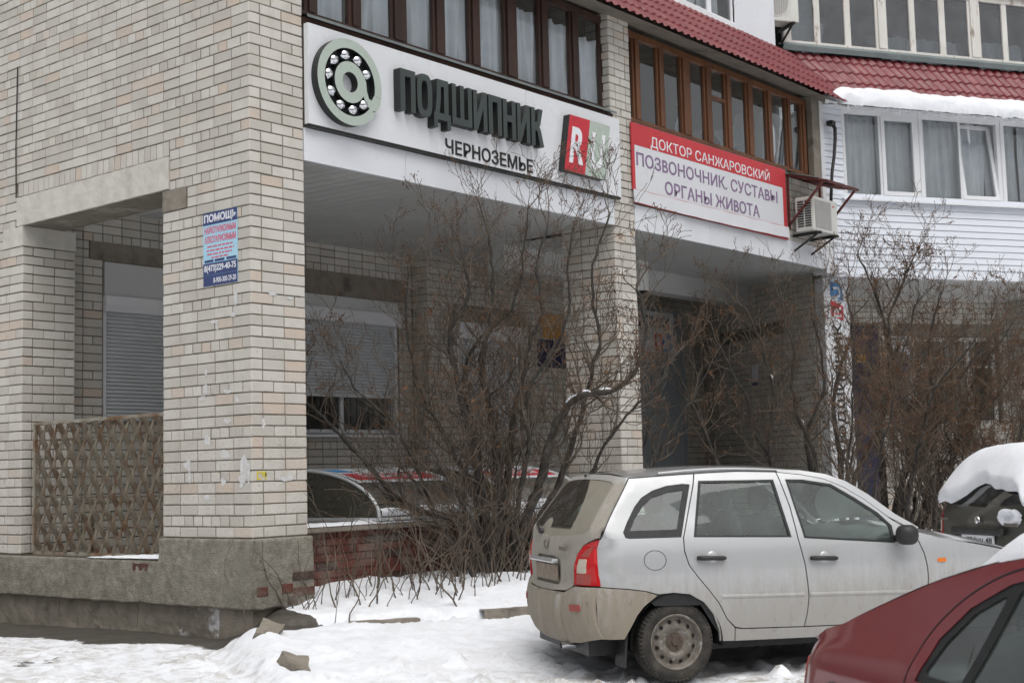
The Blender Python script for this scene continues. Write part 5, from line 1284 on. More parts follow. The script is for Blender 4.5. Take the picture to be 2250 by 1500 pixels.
class Shell:
    """body surface: half width by height, tail line by height, rounded plan corners"""
    def __init__(s, wz, xr, R=.22, bow=.10, xf=3.2, Rf=.55, Ru=None):
        s.Ru = Ru; s.wz, s.xr, s.R, s.bow, s.xf, s.Rf = smooth_tab(wz), smooth_tab(xr), R, bow, xf, Rf
    def w(s, z): return lerpt(s.wz, z)
    def Rz(s, z): return s.R if not s.Ru else s.R+(s.Ru-s.R)*sst(.95, 1.12, z)
    def Bz(s, z): return s.bow if not s.Ru else s.bow+(.06-s.bow)*sst(.95, 1.12, z)
    def tail(s, z): return lerpt(s.xr, z)
    def side(s, x, z, off=0.0):
        w = s.w(z); q = s.Rz(z); d = x-(s.tail(z)+s.Bz(z)); y = w
        if d < q:
            d = max(d, 0.0); y = w-q+math.sqrt(max(0, q*q-(q-d)**2))
        e = s.xf-x
        if e < s.Rf: y -= .30*(1-max(0, e)/s.Rf)**2
        return y-off
    def rear(s, y, z, off=0.0):
        w = s.w(z); q = s.Rz(z); a = abs(y); x = s.tail(z)+s.Bz(z)*(min(a, w)/w)**2; e = a-(w-q)
        if e > 0: e = min(e, q*.999); x += q-math.sqrt(q*q-e*e)
        return x+off
def polyfill(outer, holes, step):
    """triangulated sheet over a 2-D outline with holes, cut on a grid so that it can be bent"""
    bm = bmesh.new(); ed = []
    for lp in [outer]+list(holes):
        vs = [bm.verts.new((a, b, 0)) for a, b in lp]
        for i in range(len(vs)): ed.append(bm.edges.new((vs[i], vs[(i+1) % len(vs)])))
    bmesh.ops.triangle_fill(bm, use_beauty=True, edges=ed, normal=(0,0,1))
    xs = [v.co.x for v in bm.verts]; ys = [v.co.y for v in bm.verts]
    for ax, lo, hi in ((0, min(xs), max(xs)), (1, min(ys), max(ys))):
        k = math.floor(lo/step)+1
        while k*step < hi:
            pc = [0,0,0]; pn = [0,0,0]; pc[ax] = k*step; pn[ax] = 1
            bmesh.ops.bisect_plane(bm, geom=bm.verts[:]+bm.edges[:]+bm.faces[:], plane_co=pc, plane_no=pn, dist=1e-5); k += 1
    bmesh.ops.remove_doubles(bm, verts=bm.verts, dist=.0006)
    return bm
def panel(name, outer, holes, fn, mat, parent, step=.045, ret=.018, inward=None):
    """fn(a,b) -> point; boundary gets a return edge pushed along inward(a,b)"""
    bm = polyfill(outer, holes, step); v = []; f = []; idx = {}
    for q in bm.verts: idx[q] = len(v); v.append(fn(q.co.x, q.co.y))
    nf = 0
    for q in bm.faces: f.append([idx[w] for w in q.verts]); nf += 1
    if ret and inward:
        for e in bm.edges:
            if len(e.link_faces) == 1:
                a, b = e.verts; pa, pb = Vector(v[idx[a]]), Vector(v[idx[b]]); n = len(v)
                v += [pa, pb, pb+inward(b.co.x, b.co.y)*ret, pa+inward(a.co.x, a.co.y)*ret]; f.append([n, n+1, n+2, n+3])
    bm.free()
    me = bpy.data.meshes.new(name); me.from_pydata([tuple(q) for q in v], [], f); me.materials.append(mat)
    b2 = bmesh.new(); b2.from_mesh(me); bmesh.ops.recalc_face_normals(b2, faces=b2.faces); b2.to_mesh(me); b2.free()
    me.polygons.foreach_set('use_smooth', [i < nf for i in range(len(me.polygons))]); me.update()
    o = bpy.data.objects.new(name, me); COL.objects.link(o); o.parent = parent
    return o
def rnd_poly(pts, r=.03, n=4):
    """round the corners of a polygon"""
    out = []; k = len(pts)
    for i in range(k):
        p, a, b = Vector(pts[i]), Vector(pts[i-1]), Vector(pts[(i+1) % k]); da, db = (a-p), (b-p); q = min(r, da.length*.45, db.length*.45)
        s, e = p+da.normalized()*q, p+db.normalized()*q
        for j in range(n+1):
            t = j/n; out.append(tuple((1-t)**2*s+2*t*(1-t)*p+t*t*e))
    return out
def local(mb, name, mat, parent, **kw): return mb.build(name, mat, parent, world=False, **kw)
def wheel(parent, x, y, z, r, sgn, steel=True):
    """sgn: -1 for the right side. tyre with rim and hub as sub-parts"""
    ax = Vector((0, sgn, 0)); c = Vector((x, y, z)); w = .088
    mb = MB(); rr = r*.665
    mb.lathe([(rr,-w), (r*.80,-w*1.05), (r*.93,-w*.95), (r*.985,-w*.75), (r,-w*.45), (r,w*.45), (r*.985,w*.75), (r*.93,w*.95), (r*.80,w*1.05), (rr*1.04,w*.93), (rr,w*.85), (rr,-w)], c, ax, 56)
    for k in range(58):
        t = 2*math.pi*k/58
        for s_ in (-1, 1):
            d = Vector((math.cos(t), 0, math.sin(t))); e = Vector((-math.sin(t), 0, math.cos(t))); p0 = c+d*(r*.992)+ax*(s_*w*.50); p1 = c+d*(r*.93)+ax*(s_*w*1.0)
            mb.beam(p0, p1, r*.055, .012, up=d)
    t_ = local(mb, 'wheel', M['tyre'], parent, smooth=True)
    mb = MB(); q = rr
    mb.lathe([(q*1.03,w*.80), (q*1.035,w*.95), (q*1.0,w*1.0), (q*.955,w*.93), (q*.90,w*.55), (q*.86,w*.42), (q*.80,w*.46), (q*.66,w*.62), (q*.52,w*.72), (q*.47,w*.60), (q*.36,w*.45), (q*.34,w*.50), (.001,w*.5)], c, ax, 56)
    local(mb, 'rim', M['rim'], t_, smooth=True)
    for k in range(12):
        mb = MB(); a = 2*math.pi*(k+.5)/12; d = Vector((math.cos(a), 0, math.sin(a))); o = c+d*(q*.745)+ax*(w*.56)
        n = (ax*.9+d*.42).normalized(); mb.lathe([(.001,.004), (q*.078,.004)], o, n, 12); local(mb, 'hole_shade', M['rim_dark'], t_)  # near-black disc on the rim, shade of the hole is in its colour
    mb = MB(); mb.lathe([(q*.345,w*.50), (q*.33,w*.56), (q*.15,w*.58), (q*.13,w*.72), (.001,w*.74)], c, ax, 28)
    for k in range(4):
        a = 2*math.pi*k/4+.4; d = Vector((math.cos(a), 0, math.sin(a))); mb.lathe([(q*.05,w*.56), (q*.05,w*.66), (.001,w*.66)], c+d*q*.235, ax, 6)
    local(mb, 'hub', M['hub'], t_)
    return t_
def top_patch(name, xs, ze, zc, sh, mat, parent, inset=.0, ny=18, pw=2.0, ycap=None):
    """skin between both side edges; ze edge height, zc centre height by x"""
    mb = MB(); n = len(xs)-1
    def f(a, b):
        x = xs[int(round(a*n))]; e = lerpt(ze, x); c = lerpt(zc, x); Wd = sh.side(x, e)-inset; s = b*2-1
        return Vector((x, Wd*s, e+(c-e)*(1-abs(s)**pw)))
    mb.grid(f, n, ny); return local(mb, name, mat, parent, smooth=True, recalc=True)
def frange(a, b, n): return [a+(b-a)*i/n for i in range(n+1)]
def seat(parent, x, y, z, wd, bench=False):
    mb = MB()
    def blob(cx, cy, cz, sx, sy, sz, n=12):
        mb.grid(lambda a, b: Vector((cx+sx*math.copysign(abs(math.cos(a*6.2832))**.6, math.cos(a*6.2832))*math.sin(b*3.14159)**.5, cy+sy*math.copysign(abs(math.sin(a*6.2832))**.6, math.sin(a*6.2832))*math.sin(b*3.14159)**.5, cz+sz*math.cos(b*3.14159))), 20, n)
    blob(x+.25, y, z+.10, .27, wd, .10); blob(x-.05, y, z+.42, .085, wd, .33)
    local(mb, 'seat', M['seat'], parent, smooth=True)
    for k in ((-.28, .28) if bench else (0,)):
        mb = MB(); blob(x-.09, y+k, z+.86, .055, .125, .10); mb.tube([(x-.09,y+k-.05,z+.70),(x-.09,y+k-.05,z+.80)], .007, 5); mb.tube([(x-.09,y+k+.05,z+.70),(x-.09,y+k+.05,z+.80)], .007, 5)
        local(mb, 'headrest', M['seat'], parent, smooth=True)
def sides(fn_poly):
    for sg in (-1, 1): fn_poly(sg)

# --- white estate car
def white_car():
    t = thing('estate_car', (.8989, -3.4677, -1.0), 'muddy silver white estate car with red tail lamps parked in front of the bush', 'car', None, rad(-35))
    sh = Shell([(.15,.775),(.3,.81),(.5,.838),(.7,.845),(.85,.84),(1.0,.815),(1.2,.74),(1.42,.655),(1.5,.60)],
               [(.20,-.62),(.30,-.70),(.42,-.745),(.55,-.755),(.66,-.735),(.72,-.71),(.85,-.715),(1.0,-.69),(1.1,-.645),(1.3,-.505),(1.46,-.375),(1.53,-.30)], Ru=.10)
    P_ = M['white_car']
    def sp(sg, off=0.0): return lambda x, z: Vector((x, sg*sh.side(x, z, off), z))
    def si(sg): return lambda x, z: Vector((.15 if x < -.35 else 0, -sg, 0)).normalized()
    qwo = [(-.371,1.074),(-.359,1.035),(-.325,1.028),(.066,1.025),(.205,1.400),(.148,1.406),(.022,1.395),(-.095,1.364),(-.189,1.316),(-.255,1.250),(-.329,1.145)]
    qwg = [(-.315,1.083),(.047,1.081),(.148,1.360),(.025,1.347),(-.104,1.313),(-.189,1.250),(-.265,1.165)]
    seam = [(-.26,1.452),(-.328,1.357),(-.415,1.236),(-.494,1.117),(-.538,1.030)]; lampx = [(-.553,.966),(-.560,.857),(-.557,.78),(-.550,.700)]
    quarter = seam+lampx+[(-.376,.684),(-.234,.662),(-.139,.634),(-.019,.640),(.102,.623),(.209,.562),(.281,.474),(.326,.358),(.336,.277),(.447,.273),(.447,.365),(.38,.435),(.319,.551),(.236,.656),(.167,.737),(.099,.829),(.072,.93),(.077,1.019),(.227,1.399),(.252,1.474),(0,1.464)]
    rdoor = [(.262,1.474),(.237,1.399),(.086,1.019),(.081,.93),(.108,.829),(.176,.737),(.245,.656),(.328,.551),(.389,.435),(.453,.374),(.51,.361),(.995,.349),(1.018,.447),(1.032,.561),(1.024,.676),(1.010,.802),(.985,.929),(.975,.986),(.963,1.216),(.915,1.470),(.6,1.483)]
    rgl = [(.276,1.424),(.880,1.418),(.931,.994),(.160,1.022)]; rgi = [(.296,1.408),(.864,1.402),(.912,1.008),(.184,1.034)]
    fdoor = [(.924,1.469),(.972,1.216),(.984,.986),(.994,.929),(1.019,.802),(1.033,.676),(1.041,.561),(1.027,.447),(1.004,.349),(1.86,.335),(1.95,.40),(2.01,.55),(2.023,.65),(2.020,.737),(2.000,.837),(1.960,.938),(1.948,1.0),(1.80,1.075),(1.75,1.115),(1.6,1.242),(1.45,1.340),(1.30,1.408),(1.12,1.446)]
    fgl = [(.975,1.418),(1.12,1.412),(1.346,1.372),(1.514,1.267),(1.679,1.150),(1.770,1.050),(1.768,.922),(1.030,.984)]; fgi = [(.995,1.400),(1.12,1.396),(1.336,1.356),(1.500,1.253),(1.662,1.138),(1.748,1.044),(1.746,.938),(1.048,.998)]
    fender = [(1.958,1.0),(1.970,.938),(2.010,.837),(2.030,.737),(2.033,.65),(2.02,.55),(1.96,.40),(1.88,.335),(2.0,.27),(2.125,.29),(2.15,.45),(2.23,.55),(2.35,.618),(2.47,.640),(2.6,.615),(2.72,.53),(2.80,.40),(2.9,.42),(3.02,.56),(3.06,.70),(2.9,.79),(2.5,.880),(2.1,.955)]
    for sg in (-1, 1):
        b = panel('body_side', quarter, [qwo], sp(sg), P_, t, inward=si(sg))
        panel('frame', qwo, [qwg], sp(sg, .004), M['rubber'], b, inward=si(sg), ret=.02); panel('window', qwg, [], sp(sg, .012), M['car_glass'], b, ret=0)
        for pts in (seam, [(-.26,1.456),(0,1.468),(.25,1.478),(.6,1.487),(.93,1.480)]):
            mb = MB(); S_ = smooth_path([(x, z, 0) for x, z in pts], 6); F_ = sp(sg, -.0012)
            for i in range(len(S_)-1):
                p, q = S_[i], S_[i+1]; dv = (q-p).normalized(); n = Vector((-dv.y, dv.x, 0))*.0042
                mb.add([F_((p+n).x,(p+n).y), F_((q+n).x,(q+n).y), F_((q-n).x,(q-n).y), F_((p-n).x,(p-n).y)], [(0,1,2,3)])
            local(mb, 'seam', M['rubber'], b, recalc=False)
        if sg < 0:
            mb = MB(); F_ = sp(sg, -.0015)
            for k in range(32):
                a0, a1 = k*.19635, (k+1)*.19635; mb.add([F_(-.153+r_*math.cos(a_), .872+r_*.82*math.sin(a_)) for r_, a_ in ((.086,a0), (.086,a1), (.0815,a1), (.0815,a0))], [(0,1,2,3)])
            local(mb, 'filler_cap', M['rubber'], b, recalc=False)
        d = panel('door', rdoor, [rgl], sp(sg), P_, t, inward=si(sg)); panel('frame', rgl, [rgi], sp(sg, .004), M['rubber'], d, inward=si(sg), ret=.02); panel('window', rgi, [], sp(sg, .014), M['car_glass'], d, ret=0)
        d2 = panel('door', fdoor, [fgl], sp(sg), P_, t, inward=si(sg)); panel('frame', fgl, [fgi], sp(sg, .004), M['rubber'], d2, inward=si(sg), ret=.02); panel('window', fgi, [], sp(sg, .014), M['car_glass'], d2, ret=0)
        fe = panel('fender', fender, [], sp(sg), P_, t, inward=si(sg))
        panel('blinker', rnd_poly([(2.11,.770),(2.185,.768),(2.18,.797),(2.115,.797)], .01), [], sp(sg, -.008), M['lens_amber'], fe, ret=.01, inward=si(sg))
        panel('sill', [(.455,.272),(1.98,.252),(1.86,.327),(1.0,.341),(.51,.353),(.455,.362)], [], sp(sg), P_, t, inward=si(sg))
        panel('pillar', [(.93,1.474),(1.12,1.451),(1.30,1.413),(1.45,1.345),(1.6,1.247),(1.755,1.119),(1.955,1.006),(1.99,1.03),(1.82,1.135),(1.63,1.290),(1.47,1.392),(1.32,1.448),(1.12,1.482),(.93,1.495)], [], sp(sg), P_, t, inward=si(sg))
        panel('body_core', [(-.52,1.0),(-.54,.72),(-.36,.66),(-.24,.62),(-.16,.55),(.19,.54),(.31,.36),(.36,.30),(1.9,.29),(2.1,.30),(2.12,.5),(2.3,.64),(2.65,.63),(2.9,.6),(2.9,.75),(2.1,.93),(1.95,.96)], [], sp(sg, .022), M['rubber'], t, ret=0)
        for q in ([(.06,1.02),(.17,1.02),(.285,1.46),(.20,1.46)], [(.93,.99),(1.04,.99),(.985,1.45),(.885,1.46)], [(-.52,1.03),(-.39,1.03),(-.2,1.42),(-.29,1.42)]): panel('pillar_core', q, [], sp(sg, .024), M['rubber'], t, ret=0)
        for dd, x0, x1, z in ((d, .165, .383, .872), (d2, 1.055, 1.272, .836)):
            mb = MB(); yo = sg*sh.side(x0, z); cxm = (x0+x1)/2
            mb.lathe([(.001,-.003), (.034,-.002), (.045,.004), (.048,.006)], (cxm+.015, yo+sg*.001, z), (0,-sg,0), 24, m=1)
            mb.tube([(x0,yo+sg*.012,z+.004),(x0+.03,yo+sg*.03,z+.003),(cxm,yo+sg*.036,z),(x1-.03,yo+sg*.03,z-.004),(x1,yo+sg*.012,z-.005)], [.014,.018,.016,.017,.013], 8, m=0)
            local(mb, 'door_handle', [M['trim_black'], P_], dd, smooth=True)
        for dd, x0, x1 in ((d, .35, 1.0), (d2, 1.045, 1.99)):
            mb = MB(); n = 14
            mb.grid(lambda a, bb: Vector((x0+(x1-x0)*a, sg*(sh.side(x0+(x1-x0)*a, .59)+.007*math.sin(math.pi*min(1,max(0,bb)))-.001), .610-.024*(x0+(x1-x0)*a-.35)-.034*bb)), n, 6); local(mb, 'side_moulding', P_, dd, smooth=True)
        mb = MB()
        mb.grid(lambda a, bb: Vector((-.02+.98*a, sg*(.60-.012*math.cos(bb*6.2832)), 1.487+.012*math.sin(bb*6.2832)+.022*math.sin(math.pi*a)-.004)), 20, 8); local(mb, 'roof_rail', P_, t, smooth=True)
        mb = MB()                                                  # door mirror
        mb.grid(lambda a, bb: Vector((1.80+.085*math.cos(a*6.2832)*math.sin(bb*3.14159)**.6, sg*(.955+.085*math.sin(a*6.2832)*math.sin(bb*3.14159)**.6), .985+.075*math.cos(bb*3.14159))), 18, 10); mb.beam((1.79,sg*.82,.955), (1.80,sg*.90,.96), .05, .05); local(mb, 'mirror', M['trim_black'], t, smooth=True)
        for x in (0, 2.47): wheel(t, x, sg*.725, .288, .288, sg)
        mb = MB(); mb.add([(-.36,sg*.79,.50), (-.36,sg*.60,.50), (-.40,sg*.61,.13), (-.40,sg*.80,.13), (-.345,sg*.79,.50), (-.345,sg*.60,.50), (-.385,sg*.61,.13), (-.385,sg*.80,.13)], [(0,1,2,3),(4,5,6,7),(0,3,7,4),(1,2,6,5),(2,3,7,6)]); local(mb, 'mud_flap', M['trim_black'], t)
        for xc in (0, 2.47):                                       # wheel housings
            mb = MB(); mb.grid(lambda a, bb: Vector((xc+.345*math.cos(a*3.4-.12), sg*(.835-.40*bb), .288+.345*math.sin(a*3.4-.12))), 20, 2); local(mb, 'wheel_housing', M['rubber'], t, smooth=True, recalc=False)
    # roof, screen, bonnet
    ze = smooth_tab([(-.36,1.445),(-.26,1.454),(0,1.466),(.25,1.476),(.6,1.486),(.93,1.480),(1.02,1.477)]); zc = smooth_tab([(-.36,1.475),(-.26,1.497),(0,1.520),(.3,1.535),(.6,1.538),(.93,1.527),(1.02,1.520)])
    rf = top_patch('roof', frange(-.262, 1.02, 28), ze, zc, sh, P_, t, inset=.002)
    mb = MB(); mb.grid(lambda a, b: Vector((-.262+.010*(b-.5), (sh.side(-.262, 1.454)-.004)*(a*2-1), lerpt(ze, -.262)+(lerpt(zc, -.262)-lerpt(ze, -.262))*(1-abs(a*2-1)**2)+.0025)), 24, 1); local(mb, 'seam', M['rubber'], rf, recalc=False)
    we = smooth_tab([(1.02,1.478),(1.12,1.478),(1.32,1.444),(1.47,1.388),(1.63,1.286),(1.82,1.131),(1.98,1.02)]); wc = smooth_tab([(1.02,1.52),(1.12,1.512),(1.32,1.475),(1.47,1.425),(1.63,1.345),(1.82,1.215),(1.98,1.085)])
    top_patch('windscreen', frange(1.03, 1.98, 20), we, wc, sh, M['car_glass'], t, inset=.03)
    he = smooth_tab([(1.95,1.005),(2.1,.965),(2.5,.890),(2.9,.80),(3.06,.715)]); hc = smooth_tab([(1.95,1.075),(2.1,1.04),(2.5,.965),(2.9,.865),(3.06,.76)])
    top_patch('bonnet', frange(1.985, 3.06, 20), he, hc, sh, P_, t, inset=.002)
    # tail: gate, window, lamps, bumper
    def rp(off=0.0): return lambda y, z: Vector((sh.rear(y, z, off), y, z))
    ri = lambda y, z: Vector((1, 0, 0))
    def ys(x, z):
        return sh.side(x, z)
    sp_ = [(ys(x, z), z) for x, z in seam]; lp = [(ys(x, z), z) for x, z in lampx]
    inn = [(.670,.985),(.612,.925),(.570,.84),(.545,.70)]
    gate = [(0,1.492),(.35,1.485)]+[(sp_[0][0]-.01,1.462)]+[(a-.007, b) for a, b in sp_[1:-1]]+[(sp_[-1][0]-.012,1.040)]+[(a-.012, b+.004) for a, b in inn]+[(.525,.685),(.45,.66),(.2,.648),(0,.646)]
    gate = gate+[(-a, b) for a, b in gate[::-1][1:-1]]
    win = [(0,1.455),(.30,1.450),(.53,1.434),(.590,1.415),(.612,1.36),(.665,1.20),(.700,1.10),(.675,1.075),(.45,1.052),(0,1.036)]; win = win+[(-a, b) for a, b in win[::-1][1:-1]]
    rec = rnd_poly([(.335,.860),(.30,.69),(-.30,.69),(-.335,.860),(-.2,.895),(.2,.895)], .03)
    g = panel('tailgate', gate, [win, rec], rp(), M['white_car_tail'], t, inward=ri, ret=.03)
    panel('rear_window', win, [], rp(.006), M['rear_glass'], g, ret=0)
    panel('plate_recess', rec, [], rp(.028), M['white_car_tail'], g, ret=0)
    panel('gate_core', [(.62,1.03),(.66,1.03),(.56,.67),(-.56,.67),(-.66,1.03),(-.62,1.03)], [], rp(.05), M['rubber'], t, ret=0)
    mb = MB(); mb.hexa([(-.715,.262,.715), (-.715,-.262,.715), (-.70,-.262,.715), (-.70,.262,.715), (-.712,.262,.828), (-.712,-.262,.828), (-.70,-.262,.828), (-.70,.262,.828)]); local(mb, 'number_plate', M['plate_dirty'], g)
    mb = MB(); mb.beam((-.735,.31,.862), (-.735,-.31,.862), .05, .035); local(mb, 'plate_lamp_bar', P_, g, bevel=.012)
    mb = MB(); mb.lathe([(.001,.012), (.028,.010), (.036,.0)], (-.712,0,.975), (-1,0,0), 20); local(mb, 'emblem', M['rim'], g)
    mb = MB(); mb.box(-.716, -.70, -.50, -.34, .945, .972); local(mb, 'badge', M['rim'], g)
    mb = MB(); mb.tube([(sh.rear(.24,1.06)-.02,.24,1.065), (sh.rear(.40,1.10)-.025,.40,1.095), (sh.rear(.55,1.13)-.012,.55,1.13)], [.016,.010,.006], 6); mb.lathe([(.022,.0), (.022,.03), (.001,.032)], (sh.rear(.24,1.06),.24,1.06), (-1,0,.3), 14); local(mb, 'wiper', M['trim_black'], g, smooth=True)
    mb = MB(); mb.lathe([(.014,0), (.012,.012), (.001,.014)], (-.375,0,1.478), (-.7,0,.7), 10); local(mb, 'washer_jet', M['trim_black'], g)
    for sg in (-1, 1):
        lamp = [(sg*a, b) for a, b in [(sp_[-1][0]-.004,1.026)]+lp[:3]+[(lp[3][0],.706)]+[(.551,.706)]+inn[::-1][1:]]
        l_ = panel('tail_lamp', lamp, [], rp(-.006), M['lens_red'], t, inward=ri, ret=.03)
        panel('reversing_lens', rnd_poly([(sg*.612,.79),(sg*.712,.79),(sg*.712,.892),(sg*.645,.892)], .012), [], rp(-.010), M['lens_white'], l_, inward=ri, ret=.006)
        panel('lower_lens', [(sg*.596,.712),(sg*.738,.712),(sg*.742,.784),(sg*.610,.784)], [], rp(-.009), M['lens_red_dirty'], l_, inward=ri, ret=.004)
        panel('upper_lens', [(sg*.655,.905),(sg*.722,.905),(sg*.742,.985),(sg*.700,.962)], [], rp(-.009), M['lens_red_dirty'], l_, inward=ri, ret=.004)
    wc_ = .83-.22*.29
    bt = [(0,.640),(.43,.642),(.50,.668),(.58,.694),(wc_+.004,.694)]; bb_ = [(wc_+.004,.335),(.55,.29),(.30,.27),(0,.268)]; bump = bt+bb_; bump = bump+[(-a, b) for a, b in bump[::-1][1:-1]]
    bp = panel('rear_bumper', bump, [], rp(), M['white_car_bumper'], t, inward=ri, ret=.03)
    panel('bumper_core', [(.7,.66),(.7,.36),(-.7,.36),(-.7,.66)], [], rp(.05), M['rubber'], t, ret=0)
    for sg in (-1, 1):
        panel('bumper_side', [(-.585,.694),(-.557,.693),(-.376,.677),(-.234,.655),(-.147,.627),(-.25,.552),(-.30,.495),(-.345,.415),(-.395,.330),(-.50,.330),(-.575,.335)], [], sp(sg), M['white_car_bumper'], t, inward=si(sg))
        panel('reflector', rnd_poly([(sg*.545,.565),(sg*.69,.572),(sg*.69,.525),(sg*.56,.52)], .015), [], rp(-.006), M['lens_red_dirty'], bp, inward=ri, ret=.01)
    for y in (.10, -.34):
        mb = MB(); mb.grid(lambda a, b: Vector((sh.rear(y+(a-.5)*.10, .30+.33*b)-.016*math.sin(math.pi*a)**.5, y+(a-.5)*.10, .30+.33*b)), 8, 12); local(mb, 'bumper_rib', M['white_car_bumper'], bp, smooth=True)
    mb = MB(); mb.tube([(-.5,-.36,.25), (-.68,-.36,.262), (-.725,-.36,.255)], [.022,.024,.024], 12, cap=False); local(mb, 'exhaust', M['chrome'], t, smooth=True)
    # front end
    fb = panel('front_bumper', [(.60,.56),(.66,.30),(-.66,.30),(-.60,.56)], [], lambda y, z: Vector((3.14-.28*(abs(y)/.66)**3-.05*(z-.4)**2, y, z)), P_, t, ret=.02, inward=lambda y, z: Vector((-1,0,0)))
    panel('grille', [(.35,.72),(.38,.58),(-.38,.58),(-.35,.72)], [], lambda y, z: Vector((3.10-.28*(abs(y)/.66)**3, y, z)), M['trim_black'], t, ret=0)
    for sg in (-1, 1): panel('headlamp', [(sg*.37,.73),(sg*.40,.59),(sg*.58,.60),(sg*.55,.75)], [], lambda y, z: Vector((3.11-.28*(abs(y)/.66)**3, y, z)), M['lens_white'], t, ret=.02, inward=lambda y, z: Vector((-1,0,0)))
    mb = MB(); mb.box(-.60, 3.0, -.62, .62, .20, .34); mb.box(-.5, -.1, -.45, .45, .34, .62); local(mb, 'underbody', M['rubber'], t)
    # cabin
    mb = MB(); mb.box(.5, 1.75, -.72, .72, .34, .40); mb.box(-.5, .05, -.62, .62, .62, .68); local(mb, 'floor', M['seat'], t)
    seat(t, .15, 0, .42, .60, True); seat(t, .98, -.36, .42, .24); seat(t, .98, .36, .42, .24)
    mb = MB(); mb.grid(lambda a, b: Vector((1.62+.42*b-.05*math.sin(3.14*b), -.74+1.48*a, .80+.20*math.sin(min(1,b*1.6)*1.57)+.03*math.sin(a*9.4)**2)), 20, 8); local(mb, 'dashboard', M['dash'], t, smooth=True)
    mb = MB(); c_ = Vector((1.52,.36,.98)); n_ = Vector((-.88,0,.47)); x_ = Vector((0,1,0)); y_ = n_.cross(x_)
    mb.tube([c_+(x_*math.cos(k*.2618)+y_*math.sin(k*.2618))*.185 for k in range(25)], .014, 6); mb.beam(c_-x_*.18, c_+x_*.18, .05, .02); mb.lathe([(.07,-.02), (.05,.02), (.001,.025)], c_, n_, 14); local(mb, 'steering_wheel', M['trim_black'], t, smooth=True)
    return t
white_car()

